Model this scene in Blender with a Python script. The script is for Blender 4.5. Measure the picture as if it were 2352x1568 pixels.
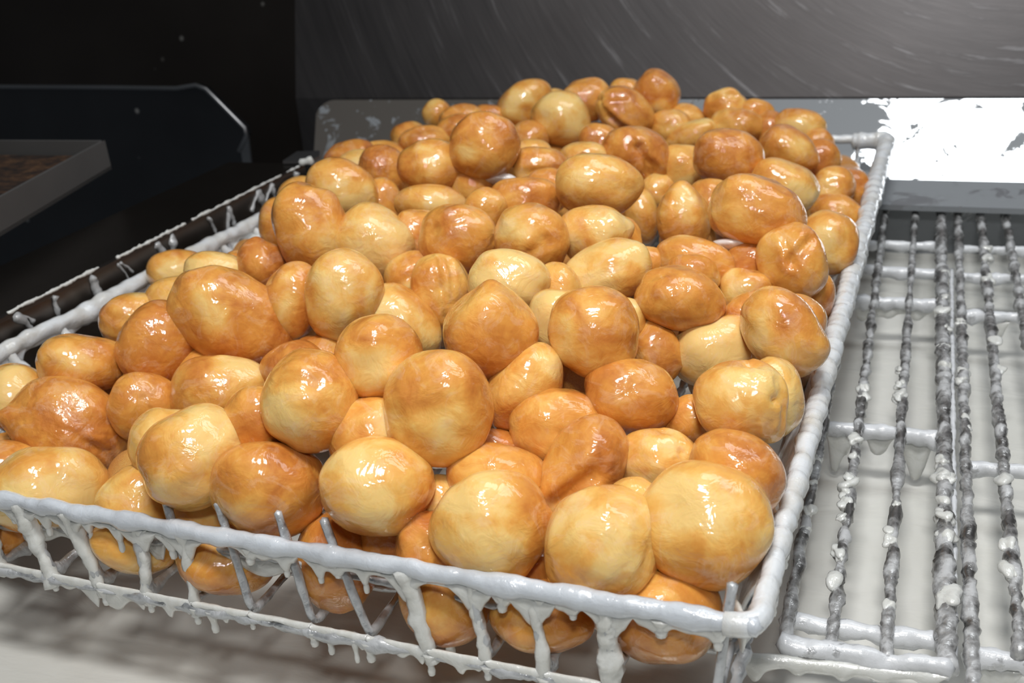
import bpy, bmesh, math, random
import numpy as np
from mathutils import Vector, Matrix, Quaternion
for o in list(bpy.data.objects): bpy.data.objects.remove(o, do_unlink=True)
SC = bpy.context.scene; COL = SC.collection
# ------------------------------------------------------------------ camera
F = 2427.0; PX, PY = 1176.0, 784.0; CAM = Vector((0, 0, 1.26))
XC = Vector((0.93352, 0.35001, -0.07767)); YC = Vector((0.07841, -0.41072, -0.90838)); ZC = Vector((-0.34985, 0.84190, -0.41086))
cam = bpy.data.cameras.new('camera'); co = bpy.data.objects.new('camera', cam); COL.objects.link(co)
co.matrix_world = Matrix.Translation(CAM) @ Matrix((XC, -YC, -ZC)).transposed().to_4x4()
cam.sensor_width = 36.0; cam.lens = 36.0 * F / 2352.0; cam.clip_start = 0.01; cam.clip_end = 50
cam.dof.use_dof = True; cam.dof.focus_distance = 0.50; cam.dof.aperture_fstop = 14
SC.camera = co
# ------------------------------------------------------------------ world, lights, exposure
SC.view_settings.view_transform = 'Standard'; SC.view_settings.look = 'None'
SC.view_settings.exposure = 0.0; SC.view_settings.gamma = 1.0; SC.view_settings.use_curve_mapping = False
w = bpy.data.worlds.new('kitchen_air'); SC.world = w; w.use_nodes = True
w.node_tree.nodes['Background'].inputs[0].default_value = (0.80, 0.90, 1.0, 1); w.node_tree.nodes['Background'].inputs[1].default_value = 0.065
def area(name, loc, target, sx, sy, power, col=(1, 1, 1)):
    l = bpy.data.lights.new(name, 'AREA'); l.shape = 'RECTANGLE'; l.size = sx; l.size_y = sy; l.energy = power; l.color = col
    o = bpy.data.objects.new(name, l); COL.objects.link(o); o.location = loc
    o.rotation_euler = (Vector(target) - Vector(loc)).to_track_quat('-Z', 'Y').to_euler(); return o
area('ceiling_light', (-0.06, 0.12, 2.20), (-0.15, 0.55, 0.95), 0.32, 0.20, 11.8, (1.0, 0.99, 0.97))
area('front_fill_light', (0.03, -0.06, 1.56), (-0.22, 0.50, 1.02), 0.09, 0.06, 1.45, (1.0, 0.985, 0.96))  # added fill lamp near the camera, brightens the donut holes' fronts
area('hood_light', (0.34, 0.83, 2.20), (0.34, 0.83, 0.95), 1.0, 0.40, 6.5, (0.93, 0.97, 1.0))

def raydir(px, py): return XC * ((px - PX) / F) + YC * ((py - PY) / F) + ZC
def at(px, py, z):                     # the point of the horizontal plane at height z seen there
    r = raydir(px, py); return CAM + r * ((z - CAM.z) / r.z)
def aty(px, py, y):                    # the point of the upright plane at distance y
    r = raydir(px, py); return CAM + r * ((y - CAM.y) / r.y)
def atx(px, py, x):
    r = raydir(px, py); return CAM + r * ((x - CAM.x) / r.x)
# ------------------------------------------------------------------ helpers
def tag(o, label=None, cat=None, group=None, kind=None):
    if label: o['label'] = label
    if cat: o['category'] = cat
    if group: o['group'] = group
    if kind: o['kind'] = kind
    return o
def empty(name, loc=(0, 0, 0)):
    o = bpy.data.objects.new(name, None); o.empty_display_size = .02; COL.objects.link(o); o.location = loc; return o
def mesh(name, V, Fc, mat, parent=None, smooth=True, loc=None):
    me = bpy.data.meshes.new(name); V = np.asarray(V, float)
    if loc is None and len(V): loc = (V.min(0) + V.max(0)) / 2
    base = Vector(loc)
    me.from_pydata((V - np.array(loc)).tolist(), [], [tuple(f) for f in Fc]); me.materials.append(mat)
    me.polygons.foreach_set('use_smooth', [smooth] * len(me.polygons)); me.update()
    o = bpy.data.objects.new(name, me); COL.objects.link(o)
    if parent: o.parent = parent; o.location = base - parent.location
    else: o.location = base
    return o
class MB:
    def __init__(s): s.V = []; s.F = []
    def add(s, V, Fc):
        n = len(s.V); s.V += [tuple(v) for v in V]; s.F += [tuple(i + n for i in f) for f in Fc]; return s
    def box(s, a, b):
        (x0, y0, z0), (x1, y1, z1) = a, b
        return s.add([(x0,y0,z0),(x1,y0,z0),(x1,y1,z0),(x0,y1,z0),(x0,y0,z1),(x1,y0,z1),(x1,y1,z1),(x0,y1,z1)],
              [(0,3,2,1),(4,5,6,7),(0,1,5,4),(1,2,6,5),(2,3,7,6),(3,0,4,7)])
    def build(s, name, mat, parent=None, smooth=False): return mesh(name, s.V, s.F, mat, parent, smooth)
def resample(P, step):
    P = [np.array(p, float) for p in P]; out = [P[0]]
    for a, b in zip(P[:-1], P[1:]):
        n = max(1, int(round(np.linalg.norm(b - a) / step)))
        for i in range(1, n + 1): out.append(a + (b - a) * i / n)
    return np.array(out)
def fillet(P, r, n=5, closed=False):
    P = [np.array(p, float) for p in P]; out = []; m = len(P)
    for i in range(m):
        if not closed and i in (0, m - 1): out.append(P[i]); continue
        a, b, c = P[i - 1], P[i], P[(i + 1) % m]
        u = (a - b) / np.linalg.norm(a - b); v = (c - b) / np.linalg.norm(c - b)
        p0, p1 = b + u * r, b + v * r
        for k in range(n + 1):
            t = k / n; out.append((1 - t) ** 2 * p0 + 2 * t * (1 - t) * b + t * t * p1)
    if closed: out.append(out[0])
    return out
def waves(rs, k, scale, dim=3):
    W = rs.normal(size=(k, dim)) * scale; ph = rs.uniform(0, 6.283, k); am = rs.uniform(.5, 1, k); am /= np.sqrt((am ** 2).sum() / 2)
    return lambda X: np.sin(X @ W.T + ph) @ am
def tube(P, rad, lump=0.0, lscale=300., segs=12, step=.004, seed=0, closed=False, sag=0.0, ridge=0.0):
    P = resample(P, step)
    if closed: P = P[:-1]
    n = len(P); rs = np.random.RandomState(seed)
    T = np.gradient(P, axis=0) if not closed else (np.roll(P, -1, 0) - np.roll(P, 1, 0))
    T /= np.linalg.norm(T, axis=1)[:, None] + 1e-12
    V = np.zeros((n, segs, 3)); up = np.array([0, 0, 1.]) if abs(T[0][2]) < .9 else np.array([0, 1., 0])
    f1 = waves(rs, 8, lscale); f2 = waves(rs, 8, lscale * 2.7); R = rad if callable(rad) else (lambda i: rad)
    N = None
    for i in range(n):
        t = T[i]
        if N is None: N = np.cross(t, up)
        N = N - t * (N @ t); N /= np.linalg.norm(N); B = np.cross(t, N)
        a = np.linspace(0, 2 * np.pi, segs, endpoint=False)
        d = np.cos(a)[:, None] * N + np.sin(a)[:, None] * B
        r = np.full(segs, R(i / max(1, n - 1)), float)
        pts = P[i] + d * r[:, None]
        if lump: r = r * (1 + lump * (.6 * f1(pts) + .4 * f2(pts)))
        if ridge: r = r * (1 + ridge * (((i * step * 62 + .15 * math.sin(i * .7)) % 1.0) - .5))
        if sag: r = r * (1 + sag * np.clip(-d[:, 2], 0, 1) ** 2 * (1 + .8 * f1(pts)))
        V[i] = P[i] + d * np.clip(r, rad(0) * .3 if callable(rad) else rad * .45, None)[:, None]
    Vl = V.reshape(-1, 3).tolist(); Fc = []
    m = n if closed else n - 1
    for i in range(m):
        for j in range(segs):
            k = (j + 1) % segs; i2 = (i + 1) % n
            Fc.append((i * segs + j, i * segs + k, i2 * segs + k, i2 * segs + j))
    if not closed:
        Vl.append((P[0] - T[0] * (rad * .6 if not callable(rad) else rad(0) * .6)).tolist()); Vl.append((P[-1] + T[-1] * (rad * .6 if not callable(rad) else rad(1) * .6)).tolist()); a, b = len(Vl) - 2, len(Vl) - 1
        for j in range(segs):
            k = (j + 1) % segs; Fc.append((a, k, j)); Fc.append((b, (n - 1) * segs + j, (n - 1) * segs + k))
    return Vl, Fc
def drip(p, L, r0, r1, seed=0, lean=(0, 0), flat=1.0, axis=(1, 0)):
    """hanging drop of glaze: wide collar at the top, thin neck, round bead at the end"""
    rs = np.random.RandomState(seed); prof = []
    for t in np.linspace(0, 1, 12):
        neck = r1 * .72; s = (1 - t)
        r = neck + (r0 - neck) * s ** 2.6 + (r1 - neck) * math.exp(-((t - .90) / .14) ** 2)
        prof.append((t * L, r))
    for k in range(1, 4): prof.append((L + r1 * .9 * math.sin(k / 3 * 1.57), r1 * max(.04, math.cos(k / 3 * 1.57))))
    V = []; n = 10; ax = Vector((axis[0], axis[1], 0)).normalized(); ay = Vector((-ax.y, ax.x, 0))
    for z, r in prof:
        for j in range(n):
            a = 6.2832 * j / n; sx = r * (1 + (flat - 1) * max(0, 1 - z / L * 1.6)); q = ax * (math.cos(a) * sx) + ay * (math.sin(a) * min(r, r1 * 1.25))
            V.append((p[0] + q.x + lean[0] * z, p[1] + q.y + lean[1] * z, p[2] - z))
    Fc = []
    for i in range(len(prof) - 1):
        for j in range(n): k = (j + 1) % n; Fc.append((i * n + j, (i + 1) * n + j, (i + 1) * n + k, i * n + k))
    Fc.append(tuple(range(n))); Fc.append(tuple(reversed(range((len(prof) - 1) * n, len(prof) * n))))
    return V, Fc
def curtain(p0, p1, depth, thick, seed=0, step=.0007, drips=(), amp=.5, dscale=90., top=0.0):
    """scalloped web of glaze hanging from a wire between p0 and p1"""
    p0 = np.array(p0, float); p1 = np.array(p1, float); L = np.linalg.norm(p1 - p0); n = max(4, int(L / step)); t = (p1 - p0) / L
    side = np.cross(t, [0, 0, 1.]); side /= np.linalg.norm(side); rs = np.random.RandomState(seed)
    f = waves(rs, 6, dscale, 1); V = []; m = 10
    for i in range(n + 1):
        s = L * i / n; d = depth * (1 + amp * float(f(np.array([s])))); d = max(depth * .15, d)
        for (c, h, wd) in drips: d += h * (.72 * math.exp(-abs((s - c) / (wd * .95)) ** 3) + .28 * math.exp(-((s - c) / (wd * 2.3)) ** 2))
        d *= min(1, (i + .5) / 6, (n - i + .5) / 6)
        o = p0 + t * s
        for j in range(m):
            a = 6.2832 * j / m; zz = top - d / 2 + math.cos(a) * d / 2; tk = thick * (.62 + .38 * (math.cos(a) + 1) / 2)
            V.append(o + side * math.sin(a) * tk + np.array([0, 0, zz]))
    Fc = []
    for i in range(n):
        for j in range(m): k = (j + 1) % m; Fc.append((i * m + j, i * m + k, (i + 1) * m + k, (i + 1) * m + j))
    Fc.append(tuple(reversed(range(m)))); Fc.append(tuple(range(n * m, (n + 1) * m)))
    return V, Fc
# ------------------------------------------------------------------ materials
def newmat(name):
    m = bpy.data.materials.new(name); m.use_nodes = True; nt = m.node_tree; b = nt.nodes['Principled BSDF']; return m, nt, b
def N(nt, typ, **kw):
    n = nt.nodes.new(typ)
    for k, v in kw.items():
        if k.startswith('i_'): n.inputs[k[2:].replace('_', ' ')].default_value = v
        else: setattr(n, k, v)
    return n
def ramp(nt, src, stops, interp='LINEAR'):
    r = nt.nodes.new('ShaderNodeValToRGB'); r.color_ramp.interpolation = interp
    while len(r.color_ramp.elements) < len(stops): r.color_ramp.elements.new(.5)
    for e, (p, c) in zip(r.color_ramp.elements, stops): e.position = p; e.color = (c[0], c[1], c[2], 1) if not isinstance(c, (int, float)) else (c, c, c, 1)
    nt.links.new(src, r.inputs[0]); return r.outputs[0]
def mix(nt, fac, a, b):
    m = nt.nodes.new('ShaderNodeMix'); m.data_type = 'RGBA'
    for s, v in ((m.inputs[0], fac), (m.inputs[6], a), (m.inputs[7], b)):
        if isinstance(v, (int, float)): s.default_value = v
        elif isinstance(v, tuple): s.default_value = (*v, 1)
        else: nt.links.new(v, s)
    return m.outputs[2]
def math_(nt, op, a, b=0.0, clamp=False):
    m = nt.nodes.new('ShaderNodeMath'); m.operation = op; m.use_clamp = clamp
    for s, v in zip(m.inputs, (a, b)):
        if isinstance(v, (int, float)): s.default_value = v
        else: nt.links.new(v, s)
    return m.outputs[0]
def noise(nt, vec, scale, detail=3, rough=.55, dist=0.0):
    n = N(nt, 'ShaderNodeTexNoise'); n.inputs['Scale'].default_value = scale; n.inputs['Detail'].default_value = detail
    n.inputs['Roughness'].default_value = rough; n.inputs['Distortion'].default_value = dist; nt.links.new(vec, n.inputs['Vector']); return n.outputs[0]
def bump(nt, b, h, strength, dist, coat=True):
    n = N(nt, 'ShaderNodeBump'); n.inputs['Strength'].default_value = strength; n.inputs['Distance'].default_value = dist
    nt.links.new(h, n.inputs['Height']); nt.links.new(n.outputs[0], b.inputs['Normal'])
    if coat: nt.links.new(n.outputs[0], b.inputs['Coat Normal'])
    return n
def dough_mat():
    m, nt, b = newmat('glazed_dough'); tc = N(nt, 'ShaderNodeTexCoord'); oi = N(nt, 'ShaderNodeObjectInfo')
    add = N(nt, 'ShaderNodeVectorMath', operation='MULTIPLY_ADD'); nt.links.new(oi.outputs['Random'], add.inputs[0]); add.inputs[1].default_value = (7, 5, 3)
    nt.links.new(tc.outputs['Object'], add.inputs[2]); v = add.outputs[0]
    at_ = lambda nm: N(nt, 'ShaderNodeAttribute', attribute_name=nm).outputs['Fac']
    tone, pale, cr = at_('tone'), at_('pale'), at_('crinkle')
    n1 = noise(nt, v, 42, 4, .58, .7); n2 = noise(nt, v, 190, 3, .6, .3)
    k = math_(nt, 'ADD', math_(nt, 'ADD', .29, math_(nt, 'MULTIPLY', tone, .44)), math_(nt, 'MULTIPLY', math_(nt, 'SUBTRACT', n1, .5), 1.4))
    k = math_(nt, 'ADD', k, math_(nt, 'MULTIPLY', math_(nt, 'SUBTRACT', n2, .5), .35))
    k = math_(nt, 'SUBTRACT', k, math_(nt, 'MULTIPLY', pale, .55))
    col = ramp(nt, k, [(0.0, (.85, .58, .21)), (.20, (.81, .46, .118)), (.46, (.72, .325, .062)), (.74, (.57, .205, .036)), (1.0, (.38, .11, .02))])
    # thin milky glaze: drawn-out films and streaks
    st = N(nt, 'ShaderNodeMapping'); st.inputs['Scale'].default_value = (1, 1, .35); nt.links.new(v, st.inputs[0])
    n3 = noise(nt, st.outputs[0], 70, 5, .62, 1.6)
    film = ramp(nt, n3, [(.53, 0.0), (.62, .40), (.67, .08), (.75, .45)])
    col = mix(nt, math_(nt, 'MULTIPLY', film, .48), col, (.84, .62, .46))
    nt.links.new(col, b.inputs['Base Color'])
    b.inputs['Roughness'].default_value = .5; b.inputs['Specular IOR Level'].default_value = .25
    b.inputs['Subsurface Weight'].default_value = .35; b.inputs['Subsurface Radius'].default_value = (.9, .4, .12); b.inputs['Subsurface Scale'].default_value = .006
    b.inputs['Coat Weight'].default_value = 1.0; b.inputs['Coat Roughness'].default_value = .03; b.inputs['Coat IOR'].default_value = 1.48
    # bump : fine skin, wrinkled glaze where 'crinkle' is high
    h1 = noise(nt, v, 260, 4, .6, .5); h2 = noise(nt, v, 620, 2, .5, .0); vo = N(nt, 'ShaderNodeTexVoronoi', feature='SMOOTH_F1'); vo.inputs['Scale'].default_value = 300; nt.links.new(v, vo.inputs['Vector'])
    h3 = noise(nt, v, 95, 3, .55, .8)
    h = math_(nt, 'ADD', math_(nt, 'MULTIPLY', h3, 1.1), math_(nt, 'MULTIPLY', h1, math_(nt, 'ADD', .07, math_(nt, 'MULTIPLY', cr, .55))))
    h = math_(nt, 'ADD', h, math_(nt, 'MULTIPLY', vo.outputs[0], math_(nt, 'MULTIPLY', cr, .5)))
    h = math_(nt, 'ADD', h, math_(nt, 'MULTIPLY', h2, .02))
    bump(nt, b, h, .75, .0011); return m
def glaze_mat(name='white_glaze', col=(.70, .73, .76), col2=(.60, .59, .55), sc=60):
    m, nt, b = newmat(name); tc = N(nt, 'ShaderNodeTexCoord'); v = tc.outputs['Object']
    n1 = noise(nt, v, sc, 4, .6, .4)
    nt.links.new(ramp(nt, n1, [(.3, col2), (.6, col)]), b.inputs['Base Color'])
    b.inputs['Roughness'].default_value = .28; b.inputs['Subsurface Weight'].default_value = .35; b.inputs['Subsurface Radius'].default_value = (1, .9, .8); b.inputs['Subsurface Scale'].default_value = .003
    b.inputs['Coat Weight'].default_value = .8; b.inputs['Coat Roughness'].default_value = .08
    bump(nt, b, noise(nt, v, 170, 4, .6, .6), .5, .0012); return m
def wire_mat(name, lo, hi, steel=(.16, .15, .145), gl=(.66, .67, .68)):
    """steel wire, partly hidden under dried glaze"""
    m, nt, b = newmat(name); tc = N(nt, 'ShaderNodeTexCoord'); v = tc.outputs['Object']
    msk = ramp(nt, noise(nt, v, 62, 5, .58, .3), [(lo, 0.0), (hi, 1.0)]); n2 = noise(nt, v, 400, 3, .6)
    nt.links.new(mix(nt, msk, mix(nt, n2, steel, tuple(c * 2.1 for c in steel)), mix(nt, noise(nt, v, 160, 3), tuple(c * .72 for c in gl), gl)), b.inputs['Base Color'])
    inv = math_(nt, 'SUBTRACT', 1.0, msk); nt.links.new(math_(nt, 'MULTIPLY', inv, .9), b.inputs['Metallic'])
    b.inputs['Roughness'].default_value = .3; b.inputs['Coat Weight'].default_value = .35; b.inputs['Coat Roughness'].default_value = .12
    h = math_(nt, 'ADD', msk, math_(nt, 'MULTIPLY', n2, .4)); bump(nt, b, h, .6, .0009); return m
def steel_mat(name, col, rough, metal=1.0, splash=0.0, brush=None, scratch=None, spots=0.0, filmx=None):
    m, nt, b = newmat(name); tc = N(nt, 'ShaderNodeTexCoord'); v = tc.outputs['Object']
    base = ramp(nt, noise(nt, v, 7, 3, .5), [(.3, tuple(c * .75 for c in col)), (.7, col)]); r = None
    if scratch:                          # arcs left by polishing, around a far centre
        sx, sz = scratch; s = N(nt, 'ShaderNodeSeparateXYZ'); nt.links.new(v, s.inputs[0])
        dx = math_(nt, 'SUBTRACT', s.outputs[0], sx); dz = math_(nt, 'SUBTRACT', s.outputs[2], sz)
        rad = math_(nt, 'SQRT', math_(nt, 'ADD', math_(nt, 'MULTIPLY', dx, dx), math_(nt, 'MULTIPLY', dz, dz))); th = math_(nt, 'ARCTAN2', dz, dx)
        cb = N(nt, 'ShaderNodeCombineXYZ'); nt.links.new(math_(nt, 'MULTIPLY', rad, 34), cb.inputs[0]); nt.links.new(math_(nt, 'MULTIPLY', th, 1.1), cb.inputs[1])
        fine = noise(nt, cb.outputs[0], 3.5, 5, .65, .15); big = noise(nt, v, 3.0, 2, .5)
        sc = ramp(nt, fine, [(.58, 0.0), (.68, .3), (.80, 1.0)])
        base = mix(nt, math_(nt, 'MULTIPLY', math_(nt, 'ADD', math_(nt, 'MULTIPLY', sc, 1.5), .15), math_(nt, 'MULTIPLY', ramp(nt, big, [(.35, .35), (.65, 1.0)]), ramp(nt, rad, [(.50, 1.0), (.72, .42), (.98, .04)]))), base, (.52, .52, .54))  # paler towards the arc centre: painted light on the right, besides the scratches
        r = math_(nt, 'ADD', rough, math_(nt, 'MULTIPLY', fine, .25)); hh = fine
        bump(nt, b, hh, .25, .0006, False)
    if splash:
        s1 = noise(nt, v, 26, 6, .68, .6)
        if filmx:                        # the dried film gets patchier towards the clean right end
            sx_ = N(nt, 'ShaderNodeSeparateXYZ'); nt.links.new(v, sx_.inputs[0])
            s1 = math_(nt, 'ADD', s1, ramp(nt, math_(nt, 'ADD', sx_.outputs[0], 0.5), [(.0, -.0), (.14, -.0), (.24, .2), (.405, .2), (.455, 0.0)]))
            s1 = math_(nt, 'SUBTRACT', s1, .075)
        msk = ramp(nt, s1, [(splash, 0.0), (splash + .02, 1.0)])
        sp = N(nt, 'ShaderNodeTexVoronoi'); sp.inputs['Scale'].default_value = 75; nt.links.new(v, sp.inputs['Vector']); dots = ramp(nt, sp.outputs[0], [(.10, 1.0), (.14, 0.0)])
        msk = math_(nt, 'MAXIMUM', msk, math_(nt, 'MULTIPLY', dots, ramp(nt, noise(nt, v, 14, 2), [(.5, 0.0), (.56, 1.0)])))
        if filmx: base = mix(nt, ramp(nt, math_(nt, 'ADD', sx_.outputs[0], .5), [(.18, 0.0), (.36, 1.0)]), (.30, .275, .25), base)
        lm = ramp(nt, math_(nt, 'ADD', sx_.outputs[0], .5), [(.18, 1.0), (.34, 0.0)]) if filmx else None
        if filmx: base = mix(nt, lm, base, (.105, .095, .085))
        base = mix(nt, msk, base, (.22, .235, .25)); rr = ramp(nt, msk, [(0.0, rough), (1.0, .5)])
        if filmx: rr = math_(nt, 'MAXIMUM', rr, math_(nt, 'MULTIPLY', lm, .45)); nt.links.new(rr, b.inputs['Roughness'])
        nt.links.new(math_(nt, 'MULTIPLY', math_(nt, 'MULTIPLY', math_(nt, 'SUBTRACT', 1.0, msk), metal), math_(nt, 'SUBTRACT', 1.0, math_(nt, 'MULTIPLY', lm, .8)) if filmx else 1.0), b.inputs['Metallic']); bump(nt, b, msk, .3, .0006, False)
    else:
        b.inputs['Metallic'].default_value = metal
        if r is not None: nt.links.new(r, b.inputs['Roughness'])
        else: b.inputs['Roughness'].default_value = rough
    if spots:
        sp = N(nt, 'ShaderNodeTexVoronoi'); sp.inputs['Scale'].default_value = 22; nt.links.new(v, sp.inputs['Vector'])
        d = math_(nt, 'MULTIPLY', ramp(nt, sp.outputs[0], [(.05, 1.0), (.10, 0.0)]), ramp(nt, N_out(nt, sp, 'Color'), [(.55, 0.0), (.95, 1.0)]))
        base = mix(nt, math_(nt, 'MULTIPLY', d, spots), base, (.45, .45, .43))
        if not splash: nt.links.new(math_(nt, 'MULTIPLY', math_(nt, 'SUBTRACT', 1.0, d), metal), b.inputs['Metallic'])
    nt.links.new(base, b.inputs['Base Color']); return m
def N_out(nt, n, nm): return n.outputs[nm]
DOUGH = dough_mat(); GLAZE = glaze_mat(); GLAZE_RAIL = glaze_mat('rail_glaze', (.60, .64, .69), (.50, .53, .57), 70); DRIPM = glaze_mat('glaze_drips', (.68, .69, .67), (.58, .585, .55), 90)
MILK = glaze_mat('milky_glaze', (.84, .80, .78), (.78, .70, .66), 120)
BWIRE = wire_mat('basket_wire_glazed', .34, .56, (.28, .29, .30), (.56, .58, .60)); RWIRE = wire_mat('rack_wire_glazed', .40, .60, (.17, .165, .16), (.56, .57, .58))
RTHICK = wire_mat('rack_rod_glazed', .30, .40, (.2, .2, .2), (.72, .74, .77))
DARK = steel_mat('dark_steel', (.10, .10, .105), .32, 1.0, spots=.5)
DARKER = steel_mat('near_black_steel', (.045, .038, .034), .5, .8, spots=.4)  # near-black brownish steel with sparse pale spots
HOOD = steel_mat('brushed_hood_steel', (.115, .108, .108), .40, 1.0, scratch=None)
PLATE = steel_mat('splashed_steel', (.80, .81, .82), .07, 1.0, splash=.52, filmx=(-.40, -.13))
RAIL = steel_mat('side_rail_steel', (.16, .14, .125), .33, 1.0, spots=.3)
SHELFM = steel_mat('filmed_steel', (.36, .37, .39), .35, .8, splash=.42)
TRAYM = steel_mat('tray_steel', (.115, .112, .11), .5, .25)
# ------------------------------------------------------------------ liquid glaze in the tank
def liquid_mat():
    m, nt, b = newmat('liquid_glaze'); tc = N(nt, 'ShaderNodeTexCoord'); v = tc.outputs['Object']
    st = N(nt, 'ShaderNodeMapping'); st.inputs['Rotation'].default_value = (0, 0, .5); st.inputs['Scale'].default_value = (1, 2.6, 1); nt.links.new(v, st.inputs[0])
    n1 = noise(nt, v, 9, 3, .5); nt.links.new(ramp(nt, n1, [(.3, (.64, .64, .60)), (.7, (.70, .70, .665))]), b.inputs['Base Color'])
    b.inputs['Roughness'].default_value = .22; b.inputs['Subsurface Weight'].default_value = .1; b.inputs['Subsurface Radius'].default_value = (1, .9, .7); b.inputs['Subsurface Scale'].default_value = .006
    b.inputs['Coat Weight'].default_value = .4; b.inputs['Coat Roughness'].default_value = .15
    bump(nt, b, math_(nt, 'ADD', noise(nt, st.outputs[0], 15, 4, .55, 1.1), math_(nt, 'MULTIPLY', noise(nt, v, 110, 3), .05)), .35, .0028); return m
LIQ = liquid_mat()
ZL = .905
def grid(name, x0, x1, y0, y1, z, n, mat, amp=0.0, seed=0, **kw):
    nx, ny = n; X, Y = np.meshgrid(np.linspace(x0, x1, nx), np.linspace(y0, y1, ny)); P = np.stack([X, Y, np.full_like(X, z)], -1).reshape(-1, 3)
    if amp: P[:, 2] += amp * waves(np.random.RandomState(seed), 10, 28.)(P * np.array([1, 2, 1.]))
    Fc = [(j * nx + i, j * nx + i + 1, (j + 1) * nx + i + 1, (j + 1) * nx + i) for j in range(ny - 1) for i in range(nx - 1)]
    return mesh(name, P, Fc, mat, None, True)
TX0, TX1, TY0, TY1 = -.545, .42, -.02, .985
lq = grid('glaze_pool', TX0 - .01, TX1, TY0, TY1, ZL, (160, 170), LIQ, .0009, 3); tag(lq, 'pool of white liquid glaze filling the tank under the basket and racks', 'glaze', kind='stuff')
# ------------------------------------------------------------------ tank body (steel glazing table)
tank = empty('glazing_tank', (0, .5, .80)); tag(tank, 'stainless steel glazing tank holding the white glaze, splattered on its rims', 'tank')
MB().box((TX0 - .02, TY0 - .02, .86), (TX1 + .02, TY1 + .02, .885)).build('tank_floor', SHELFM, tank)
MB().box((TX0 - .02, TY0 - .02, .885), (TX1 + .02, TY0, .95)).build('tank_wall', SHELFM, tank)
MB().box((TX1, TY0, .885), (TX1 + .02, TY1, .955)).build('tank_wall', SHELFM, tank)
MB().box((TX0 - .02, TY1, .885), (TX1 + .02, TY1 + .012, .955)).build('tank_wall', SHELFM, tank)
PB = 1.035                                                          # where the sloping plate starts
ls = MB(); ls.box((-.62, TY1 - .03, .9545), (TX1 + .3, PB, .9595)); ls.build('back_ledge', SHELFM, tank)
# sloping splash plate with rounded upper left corner
SL = .95                                                            # rise over run
def onplate(px, py):
    r = raydir(px, py); n = Vector((0, -SL, 1)); q = Vector((0, PB, .9595)); return CAM + r * ((q - CAM).dot(n) / r.dot(n))
TLc = onplate(737, 222); TRc = onplate(2352, 234); top_len = onplate(1500, 228)
xl = onplate(728, 300).x; yt = top_len.y; zt = top_len.z
pl = []; rc = .02
nrm = Vector((0, -SL, 1)).normalized(); up = Vector((0, 1, SL)).normalized(); Ls = (Vector((0, yt, zt)) - Vector((0, PB, .9595))).length
xb0 = onplate(724, 365).x; xl = onplate(733, 240).x
prof = [(xb0, 0), (xl, Ls - rc)] + [(xl + rc - rc * math.cos(a), Ls - rc + rc * math.sin(a)) for a in np.linspace(.3, 1.57, 6)] + [(.72, Ls), (.72, 0)]
V = []; 
for dz in (0, -.003):
    for x, s in prof: V.append(Vector((x, PB, .9595)) + up * s + nrm * dz)
n_ = len(prof); Fc = [tuple(range(n_))[::-1], tuple(range(n_, 2 * n_))] + [(i, (i + 1) % n_, (i + 1) % n_ + n_, i + n_) for i in range(n_)]
splash = mesh('splash_plate', [tuple(v) for v in V], Fc, PLATE, tank, False)
# ------------------------------------------------------------------ hood walls behind
wy = yt + .004
def quadwall(name, pts, thick, mat):
    V = [tuple(p) for p in pts] + [(p[0], p[1] + thick, p[2]) for p in pts]; n = len(pts)
    return mesh(name, V, [tuple(range(n)), tuple(range(n, 2 * n))[::-1]] + [(i, i + n, (i + 1) % n + n, (i + 1) % n) for i in range(n)], mat, None, False)
e0 = aty(690, 330, wy).x; e1 = aty(668, 0, wy + .25).x
LEAN = .30
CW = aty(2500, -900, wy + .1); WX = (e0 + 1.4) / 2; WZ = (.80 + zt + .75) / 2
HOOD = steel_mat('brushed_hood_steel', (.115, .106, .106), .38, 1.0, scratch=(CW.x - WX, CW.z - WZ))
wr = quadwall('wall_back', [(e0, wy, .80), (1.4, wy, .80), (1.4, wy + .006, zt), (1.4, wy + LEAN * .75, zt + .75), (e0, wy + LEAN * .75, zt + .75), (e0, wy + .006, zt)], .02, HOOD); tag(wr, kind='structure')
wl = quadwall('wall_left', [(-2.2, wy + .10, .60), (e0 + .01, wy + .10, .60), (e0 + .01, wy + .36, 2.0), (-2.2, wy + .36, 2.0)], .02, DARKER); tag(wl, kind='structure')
# bent sheet metal guard at the left
GY = wy - .04
gp = [(-60, 197), (250, 199), (410, 201), (455, 194), (478, 203), (566, 292), (571, 308), (553, 345), (566, 470), (400, 700), (-60, 700)]
P = [aty(x, y, GY) for x, y in gp]
g = empty('steel_guard', (P[8].x, GY, P[8].z)); tag(g, 'dark bent sheet steel guard with clipped corner, left of the splash plate', 'guard')
V = [tuple(p) for p in P] + [(p[0], GY + .006, p[2]) for p in P]; n_ = len(P)
mesh('guard_panel', V, [tuple(range(n_)), tuple(range(n_, 2 * n_))[::-1]] + [(i, (i + 1) % n_, (i + 1) % n_ + n_, i + n_) for i in range(n_)], DARK, g, False)
LIPM = steel_mat('worn_lip_steel', (.34, .34, .35), .4, 1.0)
mesh('folded_lip', *tube([(p[0], GY - .004, p[2]) for p in P[:8]], .0028, segs=8, step=.02), LIPM, g)
fl = [aty(553, 345, GY - .004), aty(569, 310, GY - .004), aty(579, 400, GY - .004), aty(561, 400, GY - .004)]
V = [tuple(p) for p in fl] + [(p[0], p[1] + .003, p[2]) for p in fl]
mesh('folded_flap', V, [(0, 1, 2, 3), (7, 6, 5, 4), (0, 4, 5, 1), (1, 5, 6, 2), (2, 6, 7, 3), (3, 7, 4, 0)], LIPM, g, False)
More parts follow.
